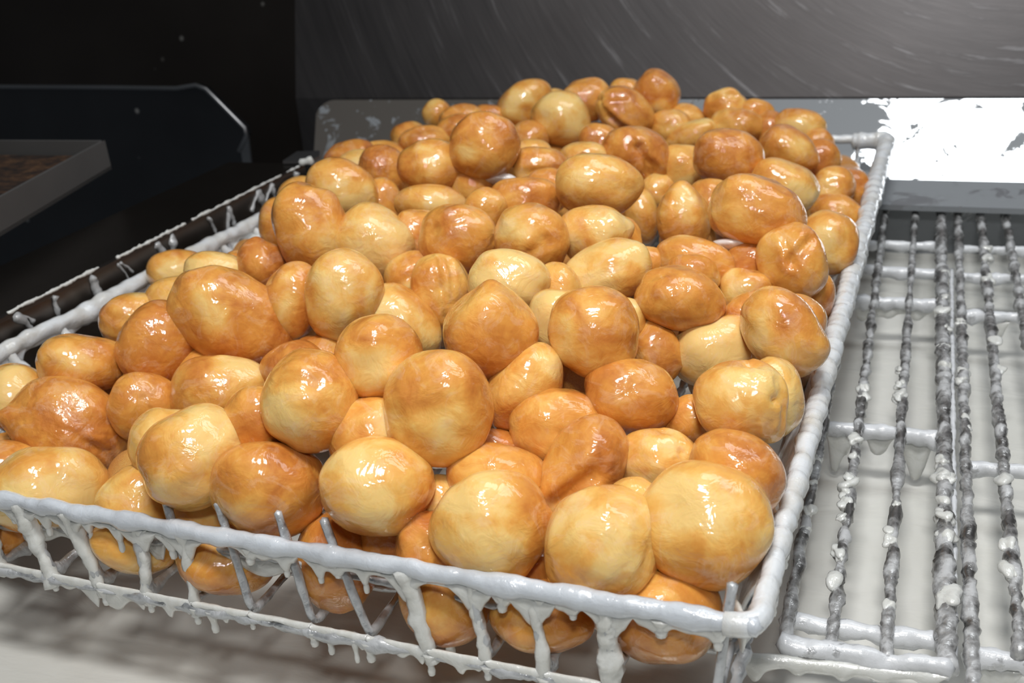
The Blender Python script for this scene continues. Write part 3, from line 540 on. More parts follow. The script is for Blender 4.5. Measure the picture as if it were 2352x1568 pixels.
# ------------------------------------------------------------------ donut holes
HOLES = [
 ((-0.3469,0.9992,1.0388),(0.0171,0.0148,0.0159),(0.618,-0.769,-0.102,0.127),0.60,[],"sliver of brown donut hole behind the crest, above the pale dented one's left shoulder"),
 ((-0.3708,0.9764,1.0433),(0.0257,0.0197,0.0225),(0.631,-0.732,-0.255,0.018),0.45,[('b', 1.02, -0.4, 0.14, 0.5), ('b', -0.65, 0.28, 0.06, 0.5), ('y', -0.2, -0.3, 0.5)],'angular golden donut hole on the crest, left end of the top row'),
 ((-0.3043,0.9676,1.0494),(0.0237,0.0199,0.0217),(0.628,-0.759,-0.159,0.062),0.80,[('b', 0.46, -0.88, 0.08, 0.4), ('y', -0.61, -0.01, 0.35), ('c', 0.3)],'brown donut hole on the crest, between the pale dented one and the folded one'),
 ((-0.3042,0.8886,1.0485),(0.0260,0.0237,0.0235),(0.612,-0.774,-0.101,0.124),0.10,[('b', -0.55, -0.1, -0.12, 0.3), ('b', 0.05, 0.2, 0.05, 0.5), ('y', 0.0, -0.6, 0.5), ('y', 0.5, 0.2, 0.4)],'pale greenish-yellow donut hole near the crest with a dent in its left cheek'),
 ((-0.2739,1.0000,1.0491),(0.0158,0.0142,0.0150),(0.624,-0.770,-0.081,0.103),0.35,[],'small pale donut hole peeping out left of and behind the topmost one'),
 ((-0.2432,0.9954,1.0499),(0.0220,0.0195,0.0208),(0.569,-0.758,0.163,0.276),0.85,[('b', -0.78, -0.07, 0.06, 0.4), ('b', 0.73, 0.34, 0.04, 0.5), ('c', 0.3), ('y', 0.51, 0.38, 0.35)],'topmost donut hole of the whole pile, red-brown and standing against the steel wall'),
 ((-0.2629,0.9525,1.0418),(0.0272,0.0211,0.0235),(0.571,-0.770,0.121,0.258),0.85,[('g', -0.87, 0.1, 0.42, 0.62, 0.2, 0.12), ('g', -0.3, -0.52, -0.87, 0.1, 0.06, 0.1), ('c', 0.4)],'shiny brown donut hole folded over itself with a deep curved crease, below the topmost one'),
 ((-0.2213,0.9620,1.0259),(0.0186,0.0150,0.0167),(0.614,-0.781,-0.071,0.084),0.25,[('c', 0.2)],'small yellow donut hole under the topmost one, a wet white shine on its upper right'),
 ((-0.2120,0.9905,1.0250),(0.0183,0.0142,0.0161),(0.594,-0.780,0.071,0.185),0.70,[],'small brown donut hole with white glazed top, half hidden right of the topmost one'),
 ((-0.1768,0.9975,1.0346),(0.0201,0.0164,0.0181),(0.622,-0.778,-0.054,0.066),0.40,[('b', 0.1, -0.95, 0.18, 0.42), ('g', -0.6, -0.55, 0.9, -0.3, 0.1, 0.09)],'two-lobed golden donut hole on the crest at the right, a smaller lobe riding on top'),
 ((-0.1493,0.9971,1.0286),(0.0172,0.0141,0.0156),(0.601,-0.777,0.090,0.162),0.45,[],'small golden donut hole tucked behind the two-lobed one on its right'),
 ((-0.1070,0.9756,1.0230),(0.0240,0.0154,0.0192),(0.610,-0.784,0.047,0.104),0.35,[('g', -0.54, -0.6, 0.76, -0.26, 0.05, 0.2), ('y', 0.29, -0.06, 0.5)],"wide flat-topped donut hole at the back right, nearest to the basket's back rail"),
 ((-0.1618,0.9671,1.0255),(0.0223,0.0171,0.0196),(0.613,-0.785,-0.018,0.088),0.45,[('b', 0.72, 0.24, 0.07, 0.4)],'smooth golden donut hole just below the two-lobed one'),
 ((-0.1335,0.9785,1.0190),(0.0158,0.0167,0.0163),(0.616,-0.785,-0.044,0.049),0.85,[],'reddish-brown donut hole wedged behind the brown oval one with the orange pit'),
 ((-0.1043,0.8775,1.0276),(0.0244,0.0179,0.0209),(0.578,-0.774,0.165,0.197),0.75,[('b', -0.16, 0.32, -0.06, 0.3), ('y', 0.16, -0.32, 0.4), ('b', 1.02, -0.13, 0.05, 0.3)],'brown oval donut hole at the back right with an orange glossy pit in its middle'),
 ((-0.0905,0.9587,1.0065),(0.0159,0.0186,0.0172),(0.600,-0.789,0.070,0.111),0.50,[('c', 0.3)],'narrow golden donut hole at the back right edge of the pile with sparkling highlights'),
 ((-0.0840,0.9193,1.0075),(0.0165,0.0178,0.0171),(0.606,-0.794,-0.034,0.029),0.75,[],'small pinkish donut hole squeezed beside the narrow golden one at the right edge'),
 ((-0.1330,0.7600,1.0526),(0.0245,0.0210,0.0227),(0.586,-0.789,0.081,0.165),0.80,[('c', 0.5), ('b', -0.57, -0.11, 0.05, 0.4)],'rough brown donut hole right of centre near the back with scratch-like glaze streaks'),
 ((-0.1740,0.7915,1.0347),(0.0162,0.0176,0.0169),(0.600,-0.793,-0.071,0.077),0.12,[('b', -0.7, -0.7, 0.12, 0.4), ('b', 0.7, -0.75, 0.12, 0.4), ('b', 0.0, -0.1, -0.05, 0.3)],'pale yellow block-shaped donut hole left of the rough brown one near the back'),
 ((-0.1984,0.9499,1.0213),(0.0227,0.0124,0.0168),(0.615,-0.757,-0.214,-0.043),0.25,[('b', 0.89, -0.07, 0.05, 0.4)],'long pale golden donut hole lying aslant above the yellow block-shaped one'),
 ((-0.0915,0.7481,1.0350),(0.0242,0.0180,0.0209),(0.580,-0.796,0.094,0.142),0.40,[('b', -0.56, -0.65, 0.1, 0.5), ('b', 0.43, -0.58, 0.06, 0.5), ('y', 0.61, 0.2, 0.5), ('c', 0.35)],'large golden donut hole at the back right with flat wet top and window-like highlights'),
 ((-0.0664,0.8485,1.0044),(0.0170,0.0174,0.0172),(0.562,-0.775,0.209,0.200),0.50,[('y', -0.11, 0.2, 0.5), ('b', 0.43, 0.43, -0.04, 0.3)],'golden oval donut hole right of the one with the flat wet top'),
 ((-0.0573,0.8785,0.9960),(0.0180,0.0180,0.0180),(0.597,-0.802,-0.030,0.017),0.90,[],'brown donut hole in the far right corner, the rightmost one touching the right rail'),
 ((-0.0919,0.6187,1.0577),(0.0280,0.0204,0.0235),(0.577,-0.807,0.043,0.117),0.55,[('c', 1.0), ('b', -0.53, -0.69, 0.08, 0.5), ('b', 1.01, 0.11, 0.06, 0.5)],'big heavily sparkling donut hole at the right, tapering to a blunt snout'),
 ((-0.1444,0.6548,1.0391),(0.0171,0.0211,0.0190),(0.585,-0.799,-0.132,0.031),0.50,[('b', 0.08, -0.95, 0.14, 0.4), ('b', 0.78, -0.5, -0.08, 0.5), ('b', -0.72, -0.61, -0.08, 0.5), ('y', 0.17, -0.48, 0.4), ('c', 0.3)],'pear-shaped golden donut hole, upright, left of the big sparkling one'),
 ((-0.1353,0.7050,1.0358),(0.0158,0.0154,0.0156),(0.589,-0.803,-0.066,0.063),0.55,[],'small orange-gold donut hole showing between the pear-shaped one and the big sparkling one'),
 ((-0.0582,0.8179,0.9925),(0.0202,0.0148,0.0173),(0.560,-0.787,0.190,0.178),0.55,[('b', -0.93, -0.36, 0.05, 0.4), ('b', -0.22, -0.92, 0.06, 0.4)],'golden-brown double-humped donut hole against the right rail below the rightmost one'),
 ((-0.0549,0.6864,1.0167),(0.0190,0.0192,0.0191),(0.573,-0.816,0.031,0.068),0.35,[('y', -0.28, 0.15, 0.6)],'bright yellow-gold round donut hole against the right rail, dripping at its lower edge'),
 ((-0.0664,0.5942,1.0350),(0.0193,0.0221,0.0206),(0.567,-0.807,-0.158,-0.047),0.60,[('g', 0.03, -0.1, 0.59, -0.46, 0.1, 0.1), ('g', 0.03, -0.1, -0.1, -0.8, 0.05, 0.1), ('b', -0.43, -0.12, -0.07, 0.3), ('b', 0.55, 0.25, 0.06, 0.5)],'big tan donut hole at the right with a cap-like fold draped over its top'),
 ((-0.0598,0.6082,1.0065),(0.0150,0.0202,0.0174),(0.548,-0.830,0.057,0.092),0.95,[],'dark amber donut hole in shade low beside the right rail'),
 ((-0.0576,0.5311,1.0250),(0.0160,0.0160,0.0160),(0.506,-0.805,0.232,0.207),0.75,[],'tan-orange donut hole behind the long pear-shaped one at the right rail'),
 ((-0.0595,0.4986,1.0340),(0.0237,0.0167,0.0199),(-0.481,0.785,-0.298,-0.252),0.50,[('b', -0.64, 0.77, -0.1, 0.5), ('y', -0.24, 0.45, 0.55), ('b', 0.67, -0.48, 0.06, 0.6), ('c', 0.3)],'long pear-shaped donut hole leaning down towards the right rail, pale neck and orange base'),
 ((-0.0799,0.5283,1.0304),(0.0147,0.0107,0.0126),(0.547,-0.808,-0.210,-0.057),0.80,[],'blunt brown donut hole end poking out behind the neck of the long pear-shaped one'),
 ((-0.0906,0.5774,1.0210),(0.0152,0.0152,0.0152),(0.556,-0.828,-0.066,0.042),0.40,[('y', -0.3, 0.0, 0.6)],'plain tan donut hole just left of the one with the cap-like fold'),
 ((-0.1230,0.5934,1.0313),(0.0233,0.0165,0.0196),(0.555,-0.822,0.010,0.122),0.50,[('b', 0.6, -0.54, 0.05, 0.5)],'wide golden donut hole under the big sparkling one, half covered by a smaller one'),
 ((-0.1190,0.5667,1.0362),(0.0151,0.0126,0.0138),(0.549,-0.824,0.030,0.136),0.70,[],'smooth tan donut hole sitting in front of the wide golden one'),
 ((-0.1148,0.5112,1.0428),(0.0235,0.0168,0.0199),(0.538,-0.831,0.025,0.138),0.65,[('g', -0.73, -0.42, -0.3, -0.75, 0.03, 0.1), ('b', 0.5, -0.45, 0.05, 0.5), ('c', 0.3)],'large orange-brown donut hole right of centre with a white streak curving over its top left'),
 ((-0.0944,0.5068,1.0166),(0.0224,0.0180,0.0201),(0.534,-0.818,-0.210,-0.036),0.00,[('b', 0.1, -0.97, -0.1, 0.4), ('b', 0.74, -0.65, 0.1, 0.4), ('y', -0.0, -0.32, 1.0), ('y', 0.38, 0.12, 0.8), ('b', -0.39, -0.76, 0.05, 0.5)],'very pale butter-yellow donut hole with a saddle-shaped dip in its top, right of centre'),
 ((-0.1239,0.4958,1.0190),(0.0129,0.0161,0.0144),(0.535,-0.825,-0.181,0.015),0.65,[('b', 0.76, 0.52, 0.1, 0.13), ('c', 0.3)],'brownish donut hole with tiny dark pimple, left of the butter-yellow one'),
 ((-0.0563,0.4501,1.0238),(0.0133,0.0184,0.0157),(0.519,-0.848,-0.107,-0.001),0.20,[('y', 0.06, 0.51, 0.8)],'yellow-bellied donut hole deep against the right rail behind the creased golden one'),
 ((-0.0682,0.4240,1.0327),(0.0191,0.0180,0.0186),(0.515,-0.853,-0.079,0.035),0.30,[('g', 0.25, -0.9, 0.4, 0.9, 0.14, 0.14), ('g', 0.75, -0.4, 0.7, 0.8, 0.06, 0.08), ('b', 0.75, 0.85, 0.2, 0.35), ('y', 0.5, -0.6, 0.5), ('y', -0.1, -0.4, 0.4), ('c', 0.3)],'creased golden donut hole at the right rail, its pleated side trailing to a tail'),
 ((-0.1186,0.4245,1.0301),(0.0211,0.0177,0.0193),(0.506,-0.854,-0.044,0.114),0.75,[('b', -0.76, -0.4, 0.04, 0.5), ('b', 0.89, 0.23, 0.09, 0.4), ('b', 0.72, -0.61, 0.05, 0.4), ('c', 0.4)],'blocky orange donut hole with finger-like streaks and white glazed edge, right of middle front'),
 ((-0.0930,0.4290,1.0175),(0.0118,0.0118,0.0118),(-0.456,0.836,-0.206,-0.223),0.55,[],'orange donut hole half hidden between the blocky one and the creased golden one'),
 ((-0.0639,0.3884,1.0182),(0.0207,0.0170,0.0188),(-0.447,0.846,-0.215,-0.196),0.85,[('b', 0.17, -0.27, 0.03, 0.5)],'large pink-orange donut hole with crosshatched streaks pressed to the right rail'),
 ((-0.0999,0.3949,1.0137),(0.0178,0.0139,0.0157),(-0.487,0.865,0.104,-0.063),0.30,[('g', 0.15, -0.9, 0.6, 0.5, 0.09, 0.1), ('y', 0.4, -0.3, 0.5), ('y', 0.0, 0.6, 0.4)],'golden donut hole with a crease down its middle, behind the front right pair'),
 ((-0.1008,0.3590,1.0175),(0.0104,0.0083,0.0093),(-0.472,0.872,0.112,-0.070),0.20,[],'small pale top of a donut hole just behind the front right pair'),
 ((-0.0711,0.3568,1.0113),(0.0252,0.0231,0.0235),(-0.445,0.879,-0.094,-0.139),0.35,[('b', 0.88, -0.24, 0.08, 0.4), ('b', -0.67, -0.73, 0.03, 0.5), ('b', -0.73, 0.56, -0.04, 0.4), ('y', -0.22, -0.23, 0.7)],'biggest front donut hole at the right front corner of the basket, smooth and golden'),
 ((-0.1092,0.3387,1.0067),(0.0231,0.0220,0.0225),(-0.451,0.880,0.122,-0.079),0.25,[('b', -0.7, -0.7, 0.05, 0.4), ('b', 0.7, -0.7, 0.04, 0.4), ('b', 0.7, 0.7, 0.06, 0.4), ('b', -0.75, 0.6, 0.05, 0.4), ('y', 0.3, 0.0, 0.5), ('y', -0.5, -0.5, 0.5)],'squarish pale golden donut hole standing right behind the front rail, second from the right corner'),
 ((-0.1303,0.3824,1.0140),(0.0251,0.0174,0.0209),(-0.460,0.678,0.548,0.169),0.80,[('g', -0.68, -0.21, -0.06, 0.31, 0.13, 0.15), ('b', 0.54, -0.06, 0.05, 0.5), ('b', 0.88, -0.47, 0.04, 0.5)],'kidney-shaped caramel donut hole standing on end with a glossy sideways fold'),
 ((-0.1481,0.4062,1.0174),(0.0230,0.0179,0.0203),(-0.490,0.859,0.086,-0.125),0.40,[('g', -0.12, 0.91, 0.01, 0.1, 0.05, 0.12), ('b', 0.55, -0.55, 0.03, 0.4), ('c', 0.3)],'striped golden donut hole behind the kidney-shaped one'),
 ((-0.1480,0.4308,1.0149),(0.0134,0.0094,0.0112),(0.503,-0.850,-0.118,0.098),0.85,[],'orange sliver of a donut hole left of the blocky orange one'),
 ((-0.1658,0.3672,1.0118),(0.0224,0.0160,0.0190),(-0.452,0.872,0.035,-0.183),0.65,[('b', 0.02, -0.32, 0.03, 0.5), ('y', 0.61, 0.36, 0.4)],'orange donut hole with a white glaze crescent, behind the knob-ended front one'),
 ((-0.1567,0.3390,1.0081),(0.0234,0.0223,0.0228),(-0.424,0.883,-0.010,-0.202),0.30,[('b', 0.92, -0.39, 0.1, 0.25), ('b', -0.98, -0.07, -0.03, 0.4), ('y', -0.61, -0.2, 0.8), ('y', -0.09, 0.35, 0.5)],'pale streaked donut hole with a small knob on its right, leaning on the front rail'),
 ((-0.1697,0.4181,1.0320),(0.0243,0.0158,0.0196),(0.505,-0.674,-0.521,-0.141),0.45,[('g', -0.18, -0.48, 0.31, -0.07, 0.0, 0.2), ('c', 0.7), ('b', -0.68, 0.42, -0.05, 0.4), ('y', 0.64, 0.07, 0.4)],'upright bean-shaped donut hole with a sparkling left flank, right of the large golden egg-like one'),
 ((-0.1740,0.3918,1.0101),(0.0145,0.0097,0.0119),(-0.452,0.867,-0.012,-0.209),0.55,[],'thin tan wedge of a donut hole below the bean-shaped one'),
 ((-0.1929,0.3705,1.0416),(0.0234,0.0251,0.0235),(0.504,-0.829,-0.209,0.120),0.40,[('b', 0.66, -0.77, 0.06, 0.4), ('y', 0.13, 0.52, 0.6), ('b', -0.17, -0.93, 0.02, 0.5)],'large smooth golden egg-like donut hole in the middle of the front half'),
 ((-0.2091,0.3378,1.0197),(0.0241,0.0194,0.0216),(-0.442,0.866,0.092,-0.213),0.50,[('y', -0.23, -0.16, 0.8), ('b', -0.47, 0.79, 0.03, 0.4), ('b', 0.35, 0.85, 0.03, 0.4)],'smooth round golden-brown donut hole in the second row, one compact highlight on its forehead'),
 ((-0.2264,0.3646,1.0278),(0.0179,0.0171,0.0175),(-0.479,0.843,0.167,-0.180),0.35,[('c', 0.4), ('y', 0.3, -0.2, 0.4)],'glossy gold donut hole mostly hidden behind the smooth round one and the large egg-like one'),
 ((-0.2523,0.3621,1.0448),(0.0210,0.0228,0.0219),(-0.458,0.845,0.070,-0.266),0.45,[('g', -0.68, -0.23, 0.02, -0.32, 0.03, 0.1), ('y', -0.38, 0.52, 0.7), ('c', 0.4), ('b', 0.78, 0.21, 0.03, 0.4)],'tall golden donut hole with a white glaze swirl on its crown'),
 ((-0.2668,0.3395,1.0107),(0.0252,0.0216,0.0233),(-0.441,0.853,0.152,-0.235),0.75,[('b', 0.94, -0.18, 0.05, 0.3)],'smooth orange-brown donut hole with squarish highlight, left of the smooth round second-row one'),
 ((-0.2350,0.3356,0.9783),(0.0178,0.0222,0.0199),(-0.435,0.859,0.214,-0.167),0.90,[('b', 0.22, 0.92, 0.03, 0.4)],'orange donut hole behind the front rail, below the smooth round one, bent wire before it'),
 ((-0.2102,0.3490,0.9847),(0.0169,0.0175,0.0172),(-0.440,0.868,0.164,-0.163),0.95,[],'shaded brown donut hole in the gap left of the knobbly one at the front'),
 ((-0.1872,0.3331,0.9961),(0.0120,0.0163,0.0140),(-0.432,0.877,0.121,-0.170),0.80,[('b', -0.37, -0.77, 0.1, 0.2), ('b', -0.71, -0.14, 0.08, 0.25), ('b', 0.07, -0.31, 0.09, 0.2), ('b', -0.36, 0.43, 0.08, 0.22), ('b', 0.33, -0.83, 0.07, 0.2), ('c', 0.6), ('b', 0.23, 0.28, 0.07, 0.2)],'knobbly orange donut hole with blistered glaze, tucked under the front pale one with the knob'),
 ((-0.1776,0.3286,0.9726),(0.0188,0.0166,0.0177),(-0.408,0.892,0.094,-0.168),0.80,[('b', 0.03, 0.95, 0.12, 0.3)],'amber donut hole below the front rail, a long glaze drip hanging from its base'),
 ((-0.1880,0.3543,1.0043),(0.0122,0.0122,0.0122),(-0.458,0.863,0.154,-0.147),0.25,[],'straw-coloured scrap of a donut hole in the dark gap before the knob-ended one'),
 ((-0.1333,0.3292,0.9726),(0.0202,0.0153,0.0176),(-0.415,0.897,0.099,-0.117),0.60,[('b', 0.92, 0.22, 0.06, 0.4), ('c', 0.2)],'golden-amber donut hole seen below the front rail, second from the right corner'),
 ((-0.0835,0.3360,0.9791),(0.0222,0.0183,0.0202),(-0.425,0.900,0.076,-0.068),0.75,[('b', -0.27, -0.78, 0.04, 0.4)],'orange donut hole at the bottom of the right front corner, wiped with white glaze'),
 ((-0.1445,0.3465,0.9787),(0.0141,0.0135,0.0138),(-0.435,0.884,0.139,-0.106),0.90,[('c', 0.6)],'rough brown scrap of a donut hole between the two pale front ones'),
 ((-0.2909,0.3285,0.9719),(0.0213,0.0143,0.0175),(-0.407,0.865,0.159,-0.245),0.95,[],'dark amber donut hole hanging low behind the front wires, below the smooth orange-brown one'),
 ((-0.3409,0.3257,0.9754),(0.0206,0.0130,0.0164),(-0.405,0.853,0.177,-0.279),0.60,[],'tan donut hole at the bottom left seen between two dripping front wires'),
 ((-0.4247,0.3235,0.9671),(0.0107,0.0103,0.0105),(-0.408,0.828,0.235,-0.305),0.85,[],'glazed brown donut hole cut by the left picture edge below the front rail'),
 ((-0.4017,0.3402,0.9882),(0.0282,0.0211,0.0235),(-0.431,0.823,0.230,-0.292),0.10,[('b', 0.4, -0.8, 0.06, 0.3), ('y', 0.2, 0.0, 0.5), ('y', -0.5, 0.3, 0.5), ('b', -0.8, -0.2, -0.04, 0.4)],'pale yellow thickly glazed donut hole behind the left end of the front rail'),
 ((-0.3427,0.3380,0.9902),(0.0200,0.0191,0.0195),(-0.433,0.836,0.213,-0.261),0.50,[('y', 0.0, -0.1, 0.4)],'golden-orange donut hole behind the front rail, right of the pale yellow one'),
 ((-0.3105,0.3446,0.9818),(0.0177,0.0186,0.0181),(-0.432,0.847,0.201,-0.236),0.25,[('y', 0.0, -0.2, 0.5)],'yellow donut hole low behind the front rail, left of the smooth orange-brown one'),
 ((-0.3040,0.3386,1.0228),(0.0236,0.0214,0.0224),(0.510,-0.731,-0.444,0.095),0.20,[('y', 0.49, -0.09, 0.85), ('b', -0.75, 0.2, 0.04, 0.5), ('c', 0.4), ('b', 0.63, -0.72, 0.03, 0.4)],'half-pale donut hole with a lemon-yellow face and caramel edge, long wet highlights in its middle'),
 ((-0.3349,0.3559,1.0147),(0.0169,0.0181,0.0175),(-0.459,0.825,0.210,-0.255),0.15,[('y', 0.0, 0.0, 0.8)],'pale yellow donut hole wedged behind the half-pale one on its left'),
 ((-0.4266,0.3876,0.9941),(0.0335,0.0236,0.0235),(-0.384,0.841,0.046,-0.378),0.80,[('b', -0.95, 0.33, 0.14, 0.2), ('g', -0.09, 0.04, 0.78, 0.24, 0.08, 0.09), ('b', -0.17, -0.47, -0.05, 0.18), ('b', 0.12, -0.22, -0.05, 0.18), ('c', 0.9), ('b', 0.13, -0.56, 0.03, 0.2)],'big brown donut hole at the left with wrinkled blistered glaze and a grey nub'),
 ((-0.4630,0.3695,0.9816),(0.0193,0.0144,0.0167),(-0.439,0.810,0.239,-0.307),0.40,[],'small golden donut hole cut by the left picture edge, the upper of two stacked there'),
 ((-0.4406,0.3522,0.9852),(0.0205,0.0170,0.0187),(-0.433,0.814,0.237,-0.305),0.60,[],'small brown-gold donut hole cut by the left picture edge, the lower of two stacked there'),
 ((-0.4751,0.3983,1.0014),(0.0220,0.0190,0.0205),(-0.386,0.830,0.060,-0.398),0.15,[('y', -0.04, -0.09, 0.8), ('b', 0.02, 0.76, 0.03, 0.4)],'pale golden donut hole at the left picture edge beside the left rail'),
 ((-0.4439,0.4192,1.0178),(0.0238,0.0168,0.0200),(-0.470,0.804,0.193,-0.307),0.60,[('b', 0.8, -0.57, 0.08, 0.35), ('b', -0.82, -0.23, 0.05, 0.5), ('b', 0.9, 0.52, 0.05, 0.4), ('y', -0.12, -0.19, 0.4)],'flattened golden-brown donut hole near the left rail with a large white oval highlight'),
 ((-0.3906,0.4043,1.0028),(0.0185,0.0190,0.0187),(-0.472,0.814,0.215,-0.264),0.65,[('g', 0.0, -0.3, 0.25, 0.1, 0.05, 0.06), ('c', 0.4)],'deep golden round donut hole just right of the wrinkled blistered one'),
 ((-0.4055,0.4427,1.0232),(0.0222,0.0227,0.0224),(-0.499,0.799,0.212,-0.261),0.80,[('b', -0.75, -0.65, -0.16, 0.6), ('b', 0.3, 0.9, 0.05, 0.4), ('b', 0.1, -1.0, 0.1, 0.4), ('b', -0.8, 0.3, 0.05, 0.4)],'pear-shaped brown donut hole, narrow end up, left of the heavy brown slab'),
 ((-0.4572,0.4837,1.0167),(0.0192,0.0170,0.0181),(0.506,-0.790,-0.217,0.269),0.65,[],'brown-gold round donut hole next to the left rail, above the pear-shaped brown one'),
 ((-0.4357,0.5022,1.0214),(0.0197,0.0172,0.0184),(0.516,-0.791,-0.208,0.254),0.30,[],'small plain golden donut hole beneath the two at the left rail'),
 ((-0.5064,0.5899,1.0043),(0.0215,0.0170,0.0191),(0.528,-0.783,-0.208,0.255),0.35,[('y', -0.3, 0.1, 0.5)],'smooth golden donut hole touching the left rail, the farther of the pair there'),
 ((-0.4133,0.5184,1.0357),(0.0211,0.0155,0.0181),(0.508,-0.802,-0.129,0.286),0.10,[('c', 0.6), ('b', -0.67, 0.22, 0.06, 0.4), ('y', -0.03, -0.2, 0.8)],'glassy pale donut hole with crinkled clear edge, just above the heavy brown slab'),
 ((-0.3671,0.4639,1.0344),(0.0355,0.0255,0.0235),(-0.443,0.824,-0.003,-0.354),0.75,[('b', 1.0, -0.14, 0.05, 0.4), ('b', 0.18, -0.83, 0.02, 0.5), ('b', -0.42, 0.91, 0.04, 0.3), ('b', 0.53, 0.79, 0.04, 0.3), ('c', 0.5), ('y', -0.31, 0.05, 0.3)],'biggest brown donut hole at the left, a heavy slab with a bulge at its right'),
 ((-0.3876,0.5305,1.0386),(0.0155,0.0172,0.0163),(0.538,-0.790,-0.188,0.226),0.90,[('b', -0.15, -1.0, 0.13, 0.25), ('c', 0.5)],'brown donut hole with a small peak, right above the heavy brown slab'),
 ((-0.4175,0.5461,1.0295),(0.0147,0.0118,0.0132),(0.535,-0.788,-0.193,0.234),0.85,[],'thin orange sliver of a donut hole behind the glassy pale one'),
 ((-0.3375,0.4844,1.0376),(0.0163,0.0239,0.0197),(0.511,-0.813,-0.125,0.250),0.60,[('y', -0.2, 0.03, 0.4), ('b', -0.56, -0.43, 0.03, 0.4)],'amber-gold donut hole with an unglazed rough lower side, squeezed beside the tall smooth one'),
 ((-0.3025,0.4847,1.0429),(0.0221,0.0256,0.0235),(0.510,-0.819,-0.084,0.250),0.40,[('b', 0.76, -0.52, 0.07, 0.4), ('y', -0.19, -0.42, 0.8), ('b', 0.69, 0.36, -0.05, 0.4)],'tall smooth donut hole left of centre, cream on the crown and tan around the sides'),
 ((-0.2775,0.5009,1.0205),(0.0275,0.0203,0.0235),(-0.441,0.824,-0.119,-0.335),0.35,[('y', -0.24, 0.18, 0.3)],'plain smooth honey-coloured donut hole lying aslant, above the ball-like one in the centre left'),
 ((-0.2294,0.3882,1.0551),(0.0196,0.0198,0.0197),(0.511,-0.825,-0.163,0.180),0.50,[('y', 0.0, 0.2, 0.5)],'ball-like tan donut hole directly above the smooth round one of the second row'),
 ((-0.3123,0.4396,1.0158),(0.0182,0.0169,0.0176),(0.537,-0.745,-0.388,0.074),1.00,[],'bright orange donut hole in the hollow under the heavy brown slab'),
 ((-0.3120,0.4650,1.0093),(0.0204,0.0160,0.0181),(0.527,-0.791,-0.282,0.134),0.75,[('c', 0.5)],'streaky orange donut hole between the ball-like one and the tall one with the white swirl'),
 ((-0.3497,0.4217,1.0086),(0.0266,0.0201,0.0231),(0.500,-0.802,-0.255,0.202),0.50,[('b', 0.08, -0.95, 0.06, 0.2), ('y', 0.58, -0.52, 0.55), ('c', 0.4), ('b', -0.54, -0.48, -0.05, 0.5), ('b', 0.85, -0.28, 0.03, 0.4)],'peaked donut hole with pale right shoulder and orange base, left of the swirl-topped one'),
 ((-0.3781,0.4429,1.0001),(0.0180,0.0199,0.0189),(-0.487,0.814,0.202,-0.243),0.40,[],'golden donut hole half hidden behind the peaked one with the pale shoulder'),
 ((-0.2823,0.3605,1.0307),(0.0156,0.0171,0.0163),(-0.476,0.829,0.191,-0.223),0.65,[],'small tan donut hole squeezed between the lemon-faced one and the swirl-topped one'),
 ((-0.2619,0.5253,1.0318),(0.0173,0.0228,0.0199),(0.551,-0.801,-0.201,0.121),0.75,[('g', 0.01, -0.81, 0.07, 0.62, 0.12, 0.1), ('g', 0.41, -0.75, 0.3, 0.35, 0.05, 0.08), ('b', -0.89, 0.58, -0.1, 0.5), ('b', 0.74, 0.81, -0.12, 0.5), ('c', 0.6), ('y', -0.72, 0.1, 0.3)],'wrinkled walnut-like donut hole in the centre, tapering downward with vertical folds'),
 ((-0.2893,0.5439,1.0332),(0.0172,0.0140,0.0155),(0.571,-0.746,-0.342,0.034),0.55,[('g', -0.72, 0.07, 0.85, -0.11, 0.07, 0.12), ('y', -0.19, 0.35, 0.3)],'golden donut hole leaning behind the walnut-like one on its left'),
 ((-0.3240,0.5609,1.0468),(0.0255,0.0241,0.0235),(0.502,-0.810,0.016,0.303),0.20,[('b', -0.65, -0.69, 0.04, 0.4), ('y', 0.36, -0.06, 1.0), ('c', 0.5)],'pale yellow-faced donut hole with bubbly wet right edge, above the tall smooth one'),
 ((-0.3608,0.5518,1.0594),(0.0225,0.0264,0.0235),(0.566,-0.776,-0.209,0.185),0.45,[('b', -0.65, -0.66, 0.06, 0.4), ('b', 0.67, -0.74, 0.06, 0.3), ('y', 0.36, 0.43, 0.5), ('b', -0.08, 0.95, 0.03, 0.4), ('b', -0.61, 0.05, -0.03, 0.3)],'tall boulder-like golden donut hole at the left shoulder of the pile'),
 ((-0.4467,0.6440,1.0253),(0.0160,0.0203,0.0180),(0.555,-0.781,-0.182,0.220),0.50,[],'tan donut hole peeking out left of the tall boulder-like one'),
 ((-0.3887,0.6445,1.0548),(0.0255,0.0201,0.0226),(0.530,-0.794,-0.027,0.295),0.45,[('y', 0.1, 0.28, 0.6), ('b', 0.85, 0.01, 0.03, 0.4)],'broad golden donut hole above the tall boulder-like one'),
 ((-0.4889,0.7434,1.0155),(0.0199,0.0178,0.0188),(0.568,-0.776,-0.176,0.213),0.45,[],'small golden donut hole at the left rail behind the broad golden one'),
 ((-0.3684,0.6615,1.0400),(0.0146,0.0189,0.0166),(0.585,-0.768,-0.223,0.134),0.45,[],'shaded tan donut hole between the broad golden one and the sparkling brown column-like one'),
 ((-0.4012,0.7298,1.0431),(0.0195,0.0216,0.0205),(0.583,-0.776,-0.153,0.185),0.80,[('c', 1.0), ('b', -0.3, 0.5, -0.04, 0.4)],'sparkling brown column-like donut hole with beaded glaze on its lower half'),
 ((-0.4707,0.8158,1.0218),(0.0203,0.0161,0.0181),(0.583,-0.773,-0.159,0.193),0.10,[],'small yellow donut hole peeping out behind the sparkling brown column-like one'),
